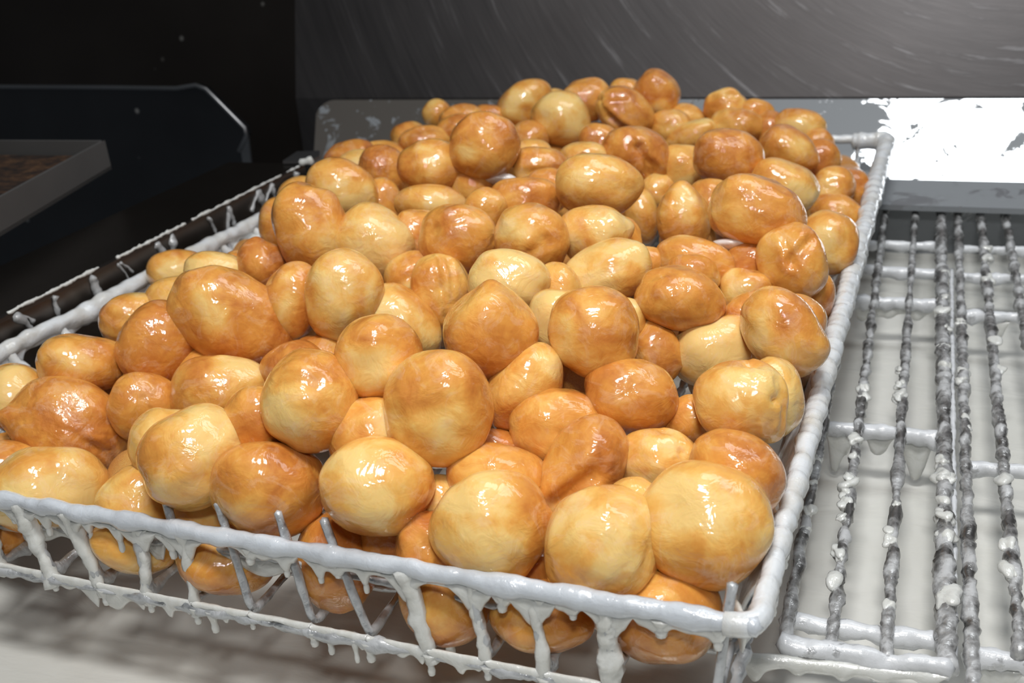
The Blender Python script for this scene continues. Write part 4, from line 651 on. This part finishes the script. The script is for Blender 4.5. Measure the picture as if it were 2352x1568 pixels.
 ((-0.4932,0.8385,1.0249),(0.0233,0.0153,0.0189),(0.607,-0.741,-0.261,0.119),0.95,[('c', 0.4), ('b', -0.8, -0.11, 0.05, 0.4)],"reddish-brown donut hole at the pile's far left end, before the dark plate"),
 ((-0.4753,0.8651,1.0198),(0.0235,0.0140,0.0181),(0.589,-0.771,-0.153,0.186),0.85,[],'flat orange-brown donut hole at the back left, right of the reddish-brown one'),
 ((-0.3386,0.6882,1.0614),(0.0238,0.0199,0.0218),(0.588,-0.778,-0.140,0.168),0.65,[('b', -0.15, -1.0, 0.08, 0.4), ('y', 0.0, -0.3, 0.45), ('b', 0.8, -0.3, -0.03, 0.4), ('c', 0.3)],'peaked caramel donut hole at the back left with a round pale window on its face'),
 ((-0.4727,0.9205,1.0201),(0.0178,0.0184,0.0181),(0.596,-0.769,-0.145,0.177),0.50,[],'golden donut hole partly behind the white-topped brown one at the back left'),
 ((-0.4390,0.8845,1.0290),(0.0233,0.0147,0.0185),(0.604,-0.764,-0.174,0.145),0.80,[('g', -0.67, -0.36, 0.66, -0.65, 0.05, 0.15)],'brown donut hole with whitish glazed top, behind the peaked caramel one'),
 ((-0.4791,1.0000,1.0281),(0.0155,0.0146,0.0150),(0.580,-0.775,-0.035,0.246),0.35,[('b', 0.88, 0.18, 0.04, 0.4)],'matte golden donut hole standing at the back left against the dark plate'),
 ((-0.4208,0.9357,1.0388),(0.0211,0.0131,0.0166),(0.614,-0.761,-0.162,0.132),0.55,[],'golden-topped brown donut hole between the matte golden one and the big round caramel one'),
 ((-0.4169,0.9079,1.0342),(0.0193,0.0145,0.0167),(0.624,-0.710,-0.326,-0.000),0.85,[],'brown wedge of a donut hole left of the big round caramel one'),
 ((-0.4030,0.9582,1.0329),(0.0182,0.0150,0.0165),(0.609,-0.769,-0.122,0.150),0.60,[],'small orange-tan donut hole behind the big round caramel one at its upper right'),
 ((-0.2995,0.6978,1.0741),(0.0260,0.0238,0.0235),(0.574,-0.786,-0.022,0.227),0.70,[('b', 0.55, -0.66, 0.02, 0.5), ('y', -0.43, 0.32, 0.25)],'big round caramel donut hole at the back left with milky glaze dripping from its base'),
 ((-0.3088,0.6928,1.0455),(0.0161,0.0161,0.0161),(0.584,-0.787,-0.130,0.152),0.90,[('c', 0.6)],'dark glossy donut hole in the shade beneath the big round caramel one'),
 ((-0.3181,0.6398,1.0476),(0.0246,0.0149,0.0191),(0.565,-0.795,-0.101,0.197),0.40,[('y', 0.19, -0.12, 0.5), ('c', 0.2)],'flattish golden donut hole below the peaked caramel one, two white highlights at its lower middle'),
 ((-0.3026,0.5844,1.0441),(0.0161,0.0175,0.0168),(0.561,-0.796,-0.148,0.170),0.70,[('c', 0.7)],'brownish donut hole with a big smeared white highlight, under the flattish golden one'),
 ((-0.2634,0.5643,1.0528),(0.0239,0.0204,0.0221),(0.549,-0.808,-0.066,0.203),0.55,[('g', -0.63, -0.09, 0.19, -0.64, 0.05, 0.1), ('g', 0.27, -0.76, 0.81, -0.04, 0.05, 0.08), ('b', -0.35, -0.85, 0.04, 0.4), ('c', 0.3)],'round tan donut hole with sheer glaze folds on its crown, left of the yellow-shouldered one'),
 ((-0.2475,0.6399,1.0518),(0.0234,0.0164,0.0196),(0.581,-0.795,-0.117,0.132),0.70,[('c', 0.5)],'orange-streaked donut hole in the upper middle, behind the yellow-shouldered one'),
 ((-0.2673,0.6174,1.0511),(0.0144,0.0161,0.0152),(0.541,-0.805,0.012,0.244),0.65,[],'brown-gold donut hole in the dark gap left of the orange-streaked one'),
 ((-0.2676,0.7251,1.0513),(0.0231,0.0169,0.0198),(0.587,-0.791,-0.069,0.160),0.60,[('g', -0.48, 0.25, 0.59, -0.16, 0.04, 0.1), ('c', 0.3)],'striped tan-orange donut hole right of the big round caramel one, sloping down to the right'),
 ((-0.3241,0.8615,1.0397),(0.0168,0.0149,0.0159),(0.605,-0.777,-0.111,0.134),0.75,[],'plain brown donut hole beneath the pale dented one, to its left'),
 ((-0.2919,0.7751,1.0473),(0.0159,0.0136,0.0147),(0.598,-0.782,-0.112,0.132),0.15,[],'small cream donut hole scrap below the plain brown one'),
 ((-0.2452,0.6755,1.0492),(0.0149,0.0158,0.0154),(0.586,-0.793,-0.110,0.125),0.50,[],'golden donut hole wedged behind the broadest smooth one in the upper middle'),
 ((-0.1939,0.6338,1.0672),(0.0264,0.0193,0.0226),(0.582,-0.799,-0.040,0.147),0.60,[('y', -0.34, -0.26, 0.3), ('b', 0.68, 0.51, 0.02, 0.5)],'broadest smooth tan donut hole in the upper middle, like a flattened ball'),
 ((-0.2291,0.7392,1.0474),(0.0212,0.0110,0.0153),(0.591,-0.793,-0.061,0.135),0.85,[('b', -0.38, -0.92, 0.12, 0.12), ('b', 0.22, -0.92, 0.08, 0.2)],'brown donut hole with little pimples peeping over the flattened ball-like one'),
 ((-0.2445,0.7685,1.0477),(0.0190,0.0123,0.0153),(0.600,-0.786,-0.097,0.112),0.10,[],'pale yellow donut hole behind the pimpled brown one'),
 ((-0.2526,0.8288,1.0447),(0.0157,0.0148,0.0152),(0.606,-0.782,-0.093,0.109),0.95,[],'dark red-brown donut hole in the hollow below the folded one'),
 ((-0.2081,0.7842,1.0488),(0.0240,0.0193,0.0215),(0.587,-0.791,0.021,0.172),0.75,[('g', 0.04, -0.22, 0.62, 0.56, 0.18, 0.13), ('b', 0.84, 0.24, 0.06, 0.3), ('c', 0.5)],'brown donut hole with a deep ear-like crease on its right side, below the folded one'),
 ((-0.1906,0.7774,1.0200),(0.0159,0.0145,0.0152),(0.582,-0.802,-0.010,0.135),0.40,[],'small golden-tan donut hole right of the broadest smooth one'),
 ((-0.1932,0.7365,1.0147),(0.0123,0.0205,0.0159),(0.587,-0.796,-0.142,0.047),0.80,[('c', 0.3)],'narrow brown donut hole hanging down right of the broadest smooth one'),
 ((-0.1793,0.5770,1.0534),(0.0217,0.0175,0.0195),(0.567,-0.811,-0.065,0.128),0.20,[('b', 0.87, -0.43, 0.12, 0.3), ('g', 0.09, -0.71, 0.52, 0.16, 0.05, 0.1), ('b', -0.84, -0.43, 0.05, 0.4), ('y', 0.46, -0.44, 0.5), ('y', -0.68, 0.26, 0.4), ('c', 0.3)],'angular pale donut hole under the broadest smooth one, with a ridge and two slanting highlights'),
 ((-0.2095,0.5499,1.0595),(0.0217,0.0194,0.0205),(0.537,-0.813,0.025,0.224),0.50,[('y', -0.7, -0.17, 0.5), ('g', -0.2, 0.61, 0.32, -0.01, 0.05, 0.12), ('y', 0.05, 0.73, 0.3), ('c', 0.4)],'yellow-shouldered donut hole in the upper middle, cream at its left and brown at its right'),
 ((-0.1599,0.5317,1.0484),(0.0229,0.0165,0.0195),(0.567,-0.792,-0.226,0.008),0.15,[('b', 0.85, -0.35, 0.07, 0.4), ('y', 0.57, -0.45, 0.6), ('y', -0.16, 0.16, 0.5), ('b', -0.42, -0.66, -0.03, 0.5), ('c', 0.4)],'pale donut hole with a cream peak at its upper right, right of the lemon-coloured one'),
 ((-0.2023,0.4902,1.0559),(0.0217,0.0168,0.0191),(0.533,-0.823,-0.040,0.190),0.00,[('y', 0.04, 0.2, 1.2), ('b', -0.56, -0.7, 0.04, 0.4), ('c', 0.3)],'lemon-coloured donut hole in the very centre of the pile, creamiest on its face'),
 ((-0.1873,0.4256,1.0564),(0.0224,0.0217,0.0221),(0.530,-0.826,-0.134,0.138),0.85,[('b', 0.0, -1.0, 0.1, 0.22), ('b', -0.75, -0.6, -0.09, 0.5), ('b', 0.65, -0.65, -0.06, 0.5), ('b', -0.7, 0.7, 0.05, 0.4), ('c', 0.4)],'pointed orange-brown donut hole in the centre like a garlic bulb, crosshatched with pale streaks'),
 ((-0.1806,0.5037,1.0439),(0.0134,0.0176,0.0153),(0.547,-0.821,-0.115,0.114),0.20,[('c', 0.8)],'sparkling yellow donut hole in the gap between the lemon-coloured one and the pale peaked one'),
 ((-0.1673,0.4650,1.0465),(0.0139,0.0167,0.0153),(0.538,-0.828,-0.116,0.112),0.05,[('y', 0.0, 0.0, 1.0)],'cream donut hole half hidden behind the large central one with the round white highlight'),
 ((-0.1408,0.4402,1.0527),(0.0212,0.0214,0.0213),(0.530,-0.836,-0.072,0.121),0.45,[('b', -0.56, -0.65, 0.02, 0.5), ('y', -0.46, 0.44, 0.4), ('b', 0.89, -0.18, 0.04, 0.4), ('c', 0.2)],'large central donut hole with round white highlights, right of the garlic-bulb-like one'),
 ((-0.1397,0.4974,1.0357),(0.0102,0.0118,0.0110),(0.542,-0.830,-0.098,0.085),0.20,[],'tiny pale scrap of a donut hole between the large central one and the streak-topped one'),
 ((-0.1505,0.5827,1.0329),(0.0125,0.0125,0.0125),(0.563,-0.818,-0.089,0.082),0.50,[],'small shaded golden donut hole left of the wide golden one'),
 ((-0.1679,0.5981,1.0427),(0.0100,0.0137,0.0117),(0.571,-0.810,-0.093,0.092),0.85,[],'brown sliver of a donut hole right of the angular pale one'),
 ((-0.0916,0.6060,1.0304),(0.0169,0.0146,0.0157),(0.568,-0.820,-0.061,0.043),1.00,[],'dark brown donut hole in the deep shade under the big sparkling one'),
]
BURIED = [
 (-0.0745,0.6934,0.9809,0.0199),
 (-0.3087,0.8455,1.0088,0.0180),
 (-0.1203,0.9791,0.9790,0.0179),
 (-0.4806,0.9616,0.9797,0.0186),
 (-0.4261,0.8154,0.9796,0.0185),
 (-0.4524,0.4386,0.9799,0.0189),
 (-0.2693,0.7526,1.0101,0.0185),
 (-0.2141,0.5950,1.0116,0.0191),
 (-0.1623,0.4522,1.0099,0.0184),
 (-0.2789,0.7848,1.0091,0.0181),
 (-0.3403,0.7526,1.0087,0.0180),
 (-0.3100,0.8788,1.0102,0.0185),
 (-0.1019,0.6002,0.9794,0.0183),
 (-0.2483,0.8888,1.0131,0.0197),
 (-0.2379,0.3905,1.0114,0.0190),
 (-0.3920,0.8148,1.0133,0.0197),
 (-0.3400,0.8379,1.0078,0.0176),
 (-0.4517,0.7830,0.9798,0.0188),
 (-0.2066,0.4324,1.0099,0.0184),
 (-0.2920,0.5923,1.0115,0.0190),
 (-0.3156,0.9261,1.0139,0.0199),
 (-0.2014,0.8760,1.0098,0.0184),
 (-0.4741,0.7357,0.9789,0.0178),
 (-0.1658,0.8553,0.9796,0.0185),
 (-0.0847,0.4488,0.9809,0.0199),
 (-0.0683,0.9725,0.9787,0.0176),
 (-0.4930,0.6909,0.9787,0.0176),
 (-0.2107,0.6854,1.0118,0.0192),
 (-0.2221,0.5237,1.0101,0.0185),
 (-0.1538,0.7858,0.9794,0.0183),
 (-0.3555,0.5463,1.0136,0.0198),
 (-0.1233,0.9141,0.9801,0.0191),
 (-0.3537,0.5032,1.0095,0.0183),
 (-0.4479,0.5808,0.9787,0.0176),
 (-0.2254,0.7357,1.0136,0.0198),
 (-0.1755,0.5534,1.0133,0.0197),
 (-0.4769,0.8975,0.9794,0.0183),
 (-0.4108,0.6700,0.9809,0.0199),
 (-0.3364,0.9600,1.0079,0.0176),
 (-0.0929,0.6696,1.0124,0.0194),
 (-0.0869,0.6506,0.9802,0.0191),
 (-0.4209,0.6213,0.9807,0.0197),
 (-0.3223,0.7066,1.0116,0.0191),
 (-0.0661,0.4035,0.9796,0.0186),
 (-0.1150,0.7177,0.9787,0.0175),
 (-0.2431,0.6267,1.0130,0.0196),
 (-0.3922,0.5734,0.9800,0.0189),
 (-0.2135,0.9507,0.9805,0.0195),
 (-0.4458,0.9294,0.9802,0.0192),
 (-0.2531,0.7095,1.0085,0.0179),
 (-0.3407,0.6204,1.0079,0.0176),
 (-0.2524,0.8356,1.0077,0.0176),
 (-0.1002,0.8161,0.9806,0.0196),
 (-0.4287,0.8888,0.9796,0.0185),
 (-0.3739,0.7030,1.0131,0.0196),
 (-0.2481,0.6642,1.0127,0.0195),
 (-0.1009,0.5463,0.9803,0.0193),
 (-0.0825,0.7543,0.9801,0.0191),
 (-0.1472,0.8272,1.0136,0.0199),
 (-0.3531,0.7940,1.0087,0.0180),
 (-0.3804,0.7524,1.0123,0.0193),
 (-0.4607,0.6483,0.9788,0.0177),
 (-0.4864,0.7704,0.9809,0.0199),
 (-0.2841,0.9795,0.9796,0.0186),
 (-0.3296,0.6589,1.0089,0.0181),
 (-0.3721,0.8656,1.0133,0.0197),
 (-0.1861,0.6348,1.0137,0.0199),
 (-0.1104,0.6380,1.0088,0.0180),
 (-0.1449,0.5222,1.0085,0.0179),
 (-0.1979,0.8336,1.0132,0.0197),
 (-0.1836,0.9775,0.9808,0.0198),
 (-0.4822,0.5118,0.9800,0.0190),
 (-0.0975,0.8528,0.9806,0.0196),
 (-0.0641,0.9374,0.9801,0.0191),
 (-0.4311,0.9723,0.9787,0.0176),
 (-0.4208,0.5696,1.0119,0.0192),
 (-0.4860,0.4255,0.9793,0.0182),
 (-0.4464,0.6881,0.9803,0.0193),
 (-0.3656,0.3670,0.9803,0.0192),
 (-0.1660,0.9106,0.9801,0.0190),
 (-0.4260,0.5153,0.9799,0.0188),
 (-0.1264,0.7520,0.9788,0.0177),
 (-0.3272,0.5792,1.0086,0.0179),
 (-0.4090,0.7189,0.9796,0.0185),
 (-0.4480,0.6016,1.0098,0.0184),
 (-0.4817,0.8070,0.9793,0.0182),
 (-0.0671,0.5702,0.9789,0.0178),
 (-0.3146,0.7618,1.0362,0.0177),
 (-0.1334,0.7820,1.0132,0.0197),
 (-0.4565,0.5346,0.9789,0.0178),
 (-0.1166,0.7219,1.0127,0.0195),
 (-0.2315,0.5613,1.0138,0.0199),
 (-0.3775,0.9006,0.9799,0.0189),
 (-0.1674,0.9448,0.9798,0.0187),
 (-0.4165,0.7040,1.0111,0.0189),
 (-0.4415,0.9734,1.0124,0.0194),
 (-0.3979,0.5459,1.0080,0.0177),
 (-0.2596,0.9753,1.0122,0.0193),
 (-0.0836,0.5068,0.9805,0.0195),
 (-0.3696,0.6533,1.0103,0.0186),
 (-0.3899,0.6150,1.0097,0.0183),
 (-0.3472,0.8983,1.0102,0.0186),
 (-0.3880,0.4830,0.9797,0.0186),
 (-0.1568,0.6028,1.0133,0.0197),
 (-0.4775,0.4755,0.9807,0.0197),
 (-0.4086,0.9378,0.9790,0.0179),
 (-0.2430,0.4300,1.0104,0.0186),
 (-0.2217,0.9086,0.9802,0.0191),
 (-0.2958,0.6524,1.0082,0.0178),
 (-0.4558,0.8304,0.9787,0.0176),
 (-0.4412,0.7462,0.9801,0.0191),
 (-0.2391,0.9805,0.9788,0.0177),
 (-0.2178,0.4732,1.0114,0.0190),
 (-0.3236,0.9808,0.9807,0.0197),
 (-0.4214,0.7913,1.0094,0.0182),
 (-0.4352,0.4686,0.9805,0.0195),
 (-0.2894,0.9560,1.0126,0.0195),
 (-0.4338,0.9119,1.0081,0.0177),
 (-0.3786,0.9285,1.0087,0.0179),
 (-0.3779,0.9830,0.9791,0.0180),
 (-0.2230,0.7734,1.0119,0.0192),
 (-0.3935,0.7703,0.9806,0.0196),
 (-0.1379,0.8791,0.9789,0.0178),
 (-0.4717,0.6110,0.9788,0.0177),
 (-0.4157,0.4242,0.9791,0.0180),
 (-0.1351,0.8360,0.9795,0.0184),
 (-0.3196,0.7986,1.0082,0.0178),
 (-0.1368,0.5579,1.0080,0.0177),
 (-0.1290,0.6809,0.9795,0.0185),
 (-0.3672,0.5784,1.0087,0.0180),
 (-0.2311,0.8113,1.0076,0.0175),
 (-0.1507,0.6879,1.0097,0.0183),
 (-0.0954,0.7814,1.0091,0.0181),
 (-0.3139,0.5204,1.0112,0.0189),
 (-0.3851,0.5207,0.9801,0.0190),
 (-0.1465,0.8711,1.0098,0.0184),
 (-0.4275,0.7583,1.0076,0.0176),
 (-0.4931,0.5569,0.9793,0.0182),
 (-0.4161,0.8562,0.9804,0.0193),
 (-0.3697,0.9629,1.0098,0.0184),
 (-0.2750,0.8615,1.0137,0.0199),
 (-0.4954,0.8629,0.9791,0.0181),
 (-0.3513,0.9300,0.9810,0.0200),
 (-0.3933,0.8245,0.9797,0.0187),
 (-0.4069,0.6515,1.0139,0.0199),
 (-0.4910,0.6378,0.9787,0.0176),
 (-0.0921,0.8992,0.9793,0.0182),
 (-0.1751,0.4922,1.0096,0.0183),
 (-0.2748,0.5445,1.0081,0.0177),
 (-0.2512,0.5926,1.0107,0.0187),
]
def dough(sub, sx, sy, sz, tone, feats, seed):
    V, Fc = ICO[sub]; rs = np.random.RandomState(seed)
    r = 1.045 + .038 * waves(rs, 8, 1.9)(V) + .017 * waves(rs, 8, 4.2)(V)
    e = rs.uniform(.0, .16)                                            # a little squarer than an ellipsoid
    r *= (np.abs(V) ** (2 + 2.2 * e)).sum(1) ** (-1 / (2 + 2.2 * e)) * 1.0
    pale = .45 * np.clip(waves(rs, 4, 1.1)(V) - .35, 0, 1); cr = .15
    crk = np.zeros(len(V))
    for ft in feats:
        if ft[0] == 'c': cr = ft[1]; continue
        if ft[0] in 'by':
            x, y = ft[1], ft[2]; q = math.hypot(x, y)
            if q > .98: x, y = x / q * .98, y / q * .98
            dv = np.array([x, y, -math.sqrt(max(0, 1 - x * x - y * y))]); dd = np.linalg.norm(V - dv, axis=1)
            if ft[0] == 'b': r += ft[3] * np.exp(-(dd / ft[4]) ** 2)
            else: pale = np.maximum(pale, np.clip(1.25 - dd / (ft[3] * 1.15 + .1) + .18 * waves(rs, 6, 5.)(V), 0, 1) * .95)
        if ft[0] == 'g':
            def dirv(x, y):
                q = math.hypot(x, y)
                if q > .97: x, y = x / q * .97, y / q * .97
                return np.array([x, y, -math.sqrt(1 - x * x - y * y)])
            a, b = dirv(ft[1], ft[2]), dirv(ft[3], ft[4]); wob = .05 * waves(rs, 4, 3.)(V)
            ab = b - a; t = np.clip(((V - a) @ ab) / (ab @ ab), 0, 1); d = np.linalg.norm(V - (a + t[:, None] * ab) / np.linalg.norm(a + t[:, None] * ab, axis=1)[:, None], axis=1)
            side = (V - a) @ np.cross(ab / np.linalg.norm(ab), [0, 0, 1.])
            d = np.abs(d + wob); wd = ft[6] * 1.1
            r += -ft[5] * 1.25 * np.exp(-(d / wd) ** 2) + ft[5] * .42 * np.exp(-((d - 2.1 * wd) / (1.3 * wd)) ** 2) * (side > 0)
    w1 = waves(rs, 10, 7.0)(V); w2 = waves(rs, 10, 13.)(V)
    r += cr * (.007 * (1 - np.abs(w1)) + .003 * w2)
    fade = .5 + .5 * np.tanh(waves(rs, 5, 2.2)(V) * 1.6 + .2)
    P = V * r[:, None] * np.array([sx, sy, sz])
    me = bpy.data.meshes.new('donut_hole'); me.from_pydata(P.tolist(), [], Fc); me.materials.append(DOUGH)
    me.polygons.foreach_set('use_smooth', [True] * len(me.polygons))
    for nm, val in (('tone', np.full(len(V), tone)), ('pale', pale), ('crinkle', cr * fade)):
        at_ = me.attributes.new(nm, 'FLOAT', 'POINT'); at_.data.foreach_set('value', np.asarray(val, np.float32))
    me.update(); return me
for i, (loc, dims, q, tone, feats, label) in enumerate(HOLES):
    me = dough(5 if dims[0] * dims[1] > 2.6e-4 or len(feats) > 2 else 4, *dims, tone, feats, 1000 + i)
    o = bpy.data.objects.new('donut_hole', me); COL.objects.link(o); o.location = loc; o.rotation_mode = 'QUATERNION'; o.rotation_quaternion = q
    tag(o, label, 'donut hole', 'glazed donut holes heaped in the basket')
protos = [dough(4, 1, .95, .9, .6, [('c', .3)], 5000 + k) for k in range(6)]
for i, (x, y, z, r) in enumerate(BURIED):
    o = bpy.data.objects.new('donut_hole', protos[i % 6]); COL.objects.link(o); o.location = (x, y, z); o.scale = (r, r, r); o.rotation_euler = (i * 1.3, i * .7, i * 2.1)
    tag(o, 'donut hole buried under the visible layer of the pile, glimpsed only in gaps', 'donut hole', 'buried donut holes under the top layer')

def milk(loc, R, px, py, w, h, name='glaze_drip'):
    for o in list(COL.objects):
        if o.name.startswith('donut_hole') and (o.location - Vector(loc)).length < 1e-3 and o.get('group', '').startswith('glazed'):
            dep = (o.location - CAM).dot(ZC) + R * .15; c = CAM + raydir(px, py) * dep; V, Fc = ICO[4]; rs = np.random.RandomState(int(px))
            k = dep / F; W = V * (1 + .10 * waves(rs, 6, 2.)(V))[:, None]
            W = W[:, :1] * np.array(XC) * w * k - W[:, 1:2] * np.array(YC) * h * k + W[:, 2:] * np.array(ZC) * R * .5
            me = mesh(name, W + np.array(c), Fc, MILK, None); me.parent = o; me.matrix_parent_inverse = Matrix.LocRotScale(o.location, o.rotation_quaternion, None).inverted()
def near(text):
    return next(h for h in HOLES if text in h[5])
for text, px, py, w_, h_ in (('big round caramel donut hole', 1150, 411, 44, 14), ('pointed orange-brown', 1118, 852, 32, 20), ('big heavily sparkling', 1688, 562, 50, 18), ('bright yellow-gold round', 1905, 618, 22, 18), ('smooth round golden-brown donut', 865, 1210, 50, 16)):
    h_0 = near(text); milk(h_0[0], min(h_0[1][0], h_0[1][1]), px, py, w_, h_)

h_0 = near('a long glaze drip hanging from its base')
for o in list(COL.objects):
    if o.get('label') == h_0[5]:
        q_ = aty(1030, 1455, o.location.y - h_0[1][1] * .35); me = mesh('glaze_drip', *drip(tuple(q_), .0105, .0062, .0024, 77), DRIPM)
        me.parent = o; me.matrix_parent_inverse = Matrix.LocRotScale(o.location, o.rotation_quaternion, None).inverted()
